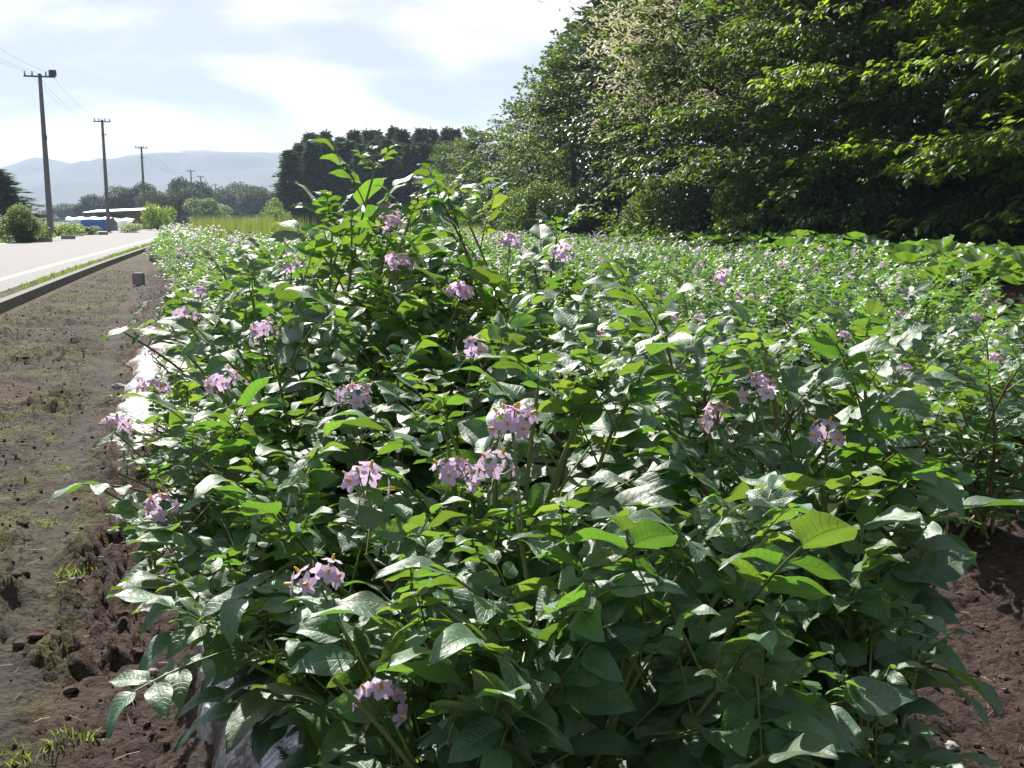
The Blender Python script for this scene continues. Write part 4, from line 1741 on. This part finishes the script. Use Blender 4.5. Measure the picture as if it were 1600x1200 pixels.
# things across the road
shrub('bush', (at(25, 340, 48)[0], 48, .1), 1.35, 1.25, 'd', 'rounded olive green bush on a short trunk left of the nearest utility pole', 'bush')
shrub('bush', (at(88, 350, 66)[0], 66, .1), 1.6, 1.0, 'b', 'low leafy green bush right behind the nearest utility pole', 'bush')
shrub('bush', (at(138, 357, 72)[0], 72, .1), 1.1, .45, 'd', 'small dark bush in front of the white and blue covered tunnel', 'bush')
shrub('bush', (at(196, 352, 84)[0], 84, .1), 1.5, .8, 'b', 'low green shrub between second and third utility poles', 'bush')
shrub('bush', (at(245, 345, 105)[0], 105, .1), 2.2, 2.8, 'b', 'bright green bush at the end of the brown shed', 'bush')
shrub('bush', (at(428, 328, 95)[0], 95, 0), 2.2, 2.2, 'g', 'pale round bush at the left foot of the conifer stand', 'bush')
shrub('bush', (at(60, 356, 60)[0], 60, .1), 1.3, .5, 'g', 'low vegetable bed plant left of the nearest utility pole', 'bush')
shrub('bush', (at(385, 334, 50)[0], 50, 0), 1.0, 1.15, 'g', 'leafy weed clump rising above the tall grass', 'bush')
put_con(CON[0], 'conifer_tree', (at(-12, 300, 70)[0], 70, 0), 'hazy conifer cut by the left edge above the olive bush', 'roadside trees', (1.2, 4.6 / 14), 1.0)
for (x, d, sx, sz, k, lab) in [(160, 260, 9, 7.2, 'h', 'hazy low tree left of the roadside tree group'), (215, 230, 8, 9.0, 'h', 'hazy round tree behind the third utility pole'), (262, 190, 6, 6.3, 'h', 'hazy tree next to the round one over the road end'),
                               (290, 215, 7, 9.6, 'h', 'hazy domed tree near the fourth utility pole'), (318, 180, 4.5, 4.4, 'd', 'small hazy tree at the end of the road'), (345, 290, 9, 10.2, 'h', 'pale hazy tree at the start of the far wood'),
                               (378, 270, 10, 9.6, 'h', 'pale hazy tree in the middle of the far wood'), (412, 280, 10, 9.5, 'h', 'pale hazy tree at the right of the far wood'), (120, 330, 12, 6, 'h', 'faint low tree at the foot of the hills'), (440, 250, 9, 8, 'h', 'hazy tree tucked beside the conifer stand'),
                               (245, 250, 8, 6.5, 'h', 'hazy low tree between two taller roadside trees'), (335, 200, 5, 3.6, 'd', 'small hazy tree right of the road end')]:
    shrub('hazy_tree', (at(x, 330, d)[0], d, 0), sx, sz * .78, k, lab, 'tree', 'hazy trees beyond the road')


# ------------------------------------------------------------------ utility poles and wires
poles = [((80, 370), 63.2, 115), ((170, 358), 92.5, 187), ((228, 360), 125, 229), ((302, 350), 187, 266), ((317, 350), 212, 275), ((339, 350), 262, 288)]
plabel = ['nearest and tallest utility pole by the far roadside', 'second utility pole along the road, beside the tunnels', 'third utility pole, in front of the brown shed', 'fourth utility pole, left of a distant close pair', 'fifth thin utility pole, right of the distant pair', 'farthest faint utility pole in front of the far wood']
arms = []
for (bx, by), d, ty in poles:
    arms.append(None)
PP = []
for i, ((bx, by), d, ty) in enumerate(poles):
    base = at(bx, by, d)
    H = at(bx, ty, d)[2]
    root = empty('utility_pole', (base[0], d, 0.0), plabel[i], 'utility pole', 'utility poles along the road', .28)
    mb = MB()
    tube(mb, [[0, 0, -.1], [0, 0, H * .5], [0, 0, H]], [.19, .15, .105], 12)
    link('pole_shaft', mb.mesh('pole_shaft', M_POLE), root)
    mb = MB()
    box(mb, (0, -.12, H - .18), (1.4 if i else 1.75, .09, .09))
    link('crossarm', mb.mesh('crossarm', M_METAL, False), root)
    for x in ((-.62, -.25, .25, .62) if i else (-.8, -.4, .35, .8)):
        mb = MB()
        tube(mb, [[x, -.12, H - .13], [x, -.12, H - .03], [x, -.12, H + .02], [x, -.12, H + .10]], [.05, .065, .04, .05], 8)
        link('insulator', mb.mesh('insulator', M_CERAM), root)
    if i == 0:
        for x in (.62, .83):
            mb = MB()
            tube(mb, [[x, -.12, H - .12], [x, -.12, H + .22]], [.13, .11], 10)
            link('cutout_switch', mb.mesh('cutout_switch', M_METAL), root)
        mb = MB()
        box(mb, (.10, -.12, H * .62), (.16, .1, .24))
        link('junction_box', mb.mesh('junction_box', M_METAL, False), root)
    if i > 0:
        mb = MB()
        box(mb, (.1, -.1, H - 1.3), (.5, .07, .07))
        link('lower_arm', mb.mesh('lower_arm', M_METAL, False), root)
    PP.append((base[0], d, H))
PP = [(-20.5, 33, 10.2)] + PP
for a, b in zip(PP[:-1], PP[1:]):
    for k, off in enumerate((-.62, -.25, .62)):
        mb = MB()
        q = np.linspace(0, 1, 14)
        P = np.stack([a[0] + off + (b[0] - a[0]) * q, a[1] + (b[1] - a[1]) * q, a[2] + (b[2] - a[2]) * q + .08 - 1.1 * 4 * q * (1 - q) * (b[1] - a[1]) / 40], -1)
        tube(mb, P, .006, 4, 0, False)
        o = link('power_line', mb.mesh('power_line', M_WIRE))
        tag(o, ('thin overhead wire leaving the nearest utility pole towards the upper left corner' if a is PP[0] else 'thin faint overhead wire strung between utility poles'), 'overhead wire', 'wires leaving the nearest pole' if a is PP[0] else 'wires between the poles')

# ------------------------------------------------------------------ shed, tunnels, kerb blocks across the road
D_ = 118.0
x0, x1 = at(140, 340, D_)[0], at(242, 340, D_)[0]
zt, zl = at(240, 329, D_)[2], at(140, 334, D_)[2]
shed = empty('storage_shed', ((x0 + x1) / 2, D_, 0), 'low open shed with pale tin roof and brown board end wall', 'shed')
w = x1 - x0
mb = MB()
V = np.array([[-w / 2, -2, zl + .05], [w / 2, -2, zt], [w / 2, 2, zt + .3], [-w / 2, 2, zl + .35]])
mb.add(np.concatenate([V, V + [0, 0, .09]]), [[0, 3, 2, 1], [4, 5, 6, 7], [0, 1, 5, 4], [1, 2, 6, 5], [2, 3, 7, 6], [3, 0, 4, 7]])
link('roof', mb.mesh('roof', M_TIN, False), shed)
bw = .31
k = 0
xx = w / 2 - 2.9
while xx < w / 2 - .1:
    mb = MB()
    box(mb, (xx + bw / 2, -1.8 + (.012 if k % 2 else 0), zt * .5 - .03), (bw - .02, .03, zt - .08))
    link('board', mb.mesh('board', M_WOOD, False), shed)
    xx += bw
    k += 1
for q in np.linspace(-w / 2 + .3, w / 2 - 3.2, 4):
    mb = MB()
    box(mb, (q, -1.7, zl * .5), (.12, .12, zl))
    link('post', mb.mesh('post', M_WOOD, False), shed)
mb = MB()
box(mb, (0, 1.7, zl * .5), (w - .4, .08, zl))
link('back_wall', mb.mesh('back_wall', M_WOOD, False), shed)


def tunnel(x0p, x1p, d, top, label, tarp):
    a, b = at(x0p, 350, d)[0], at(x1p, 350, d)[0]
    L = b - a
    h = at(x0p, top, d)[2]
    r = empty('covered_tunnel', ((a + b) / 2, d, .05), label, 'crop tunnel', 'covered crop tunnels')
    th = np.linspace(0, PI, 12)
    q = np.linspace(-L / 2, L / 2, 16)
    T, Q = np.meshgrid(th, q, indexing='ij')
    V, Fq = grid_mesh(Q, -np.cos(T) * 1.3, np.sin(T) ** .8 * h * (1 + .04 * np.sin(Q * 5)))
    mb = MB()
    mb.add(V, Fq)
    link('cover_sheet', mb.mesh('cover_sheet', M_VINYL), r)
    if tarp:
        th = np.linspace(.0, .85, 5)
        q = np.linspace(-L * .12, L / 2 + .1, 12)
        T, Q = np.meshgrid(th, q, indexing='ij')
        V, Fq = grid_mesh(Q, -np.cos(T) * 1.36, np.sin(T) ** .8 * h * 1.04)
        mb = MB()
        mb.add(V, Fq)
        link('tarpaulin', mb.mesh('tarpaulin', M_TARP), r)


tunnel(108, 176, 98, 340, 'low white vinyl tunnel with a blue tarpaulin along its foot', True)
tunnel(176, 212, 102, 342, 'short white vinyl tunnel without any blue, right of the second pole', False)
for (xa, xb, y, lab) in [(34, 80, 374, 'long low concrete block edging the far side of the road at the nearest pole'), (97, 116, 371, 'short pale concrete block right of the nearest pole'), (155, 168, 365, 'small concrete block left of the second pole')]:
    d = {374: 49, 371: 56, 365: 72}[y]
    a, b = at(xa, y, d)[0], at(xb, y, d)[0]
    mb = MB()
    box(mb, (0, 0, .1), (b - a, .3, .2))
    box(mb, (0, 0, .21), (b - a - .06, .24, .02))
    o = link('kerb_block', mb.mesh('kerb_block', M_CONC, False))
    o.location = ((a + b) / 2, d, .13)
    tag(o, lab, 'concrete block', 'blocks on the far road edge')

# ------------------------------------------------------------------ haze
m, t = mat('haze_air')
out = t.n('ShaderNodeOutputMaterial')
vol = t.n('ShaderNodeVolumePrincipled')
vol.inputs['Color'].default_value = (.62, .76, 1.0, 1)
vol.inputs['Density'].default_value = .00036
vol.inputs['Anisotropy'].default_value = .1
t.l(vol.outputs[0], out.inputs['Volume'])
mb = MB()
box(mb, (0, 1250, 160), (12000, 4500, 330))
o = link('haze', mb.mesh('haze', m, False), kind='stuff')
tag(o, 'thin bluish air haze over the whole valley', 'haze', None, 'stuff')
print('objects', len(scene.objects), 'tris', sum(len(me.polygons) for me in bpy.data.meshes))
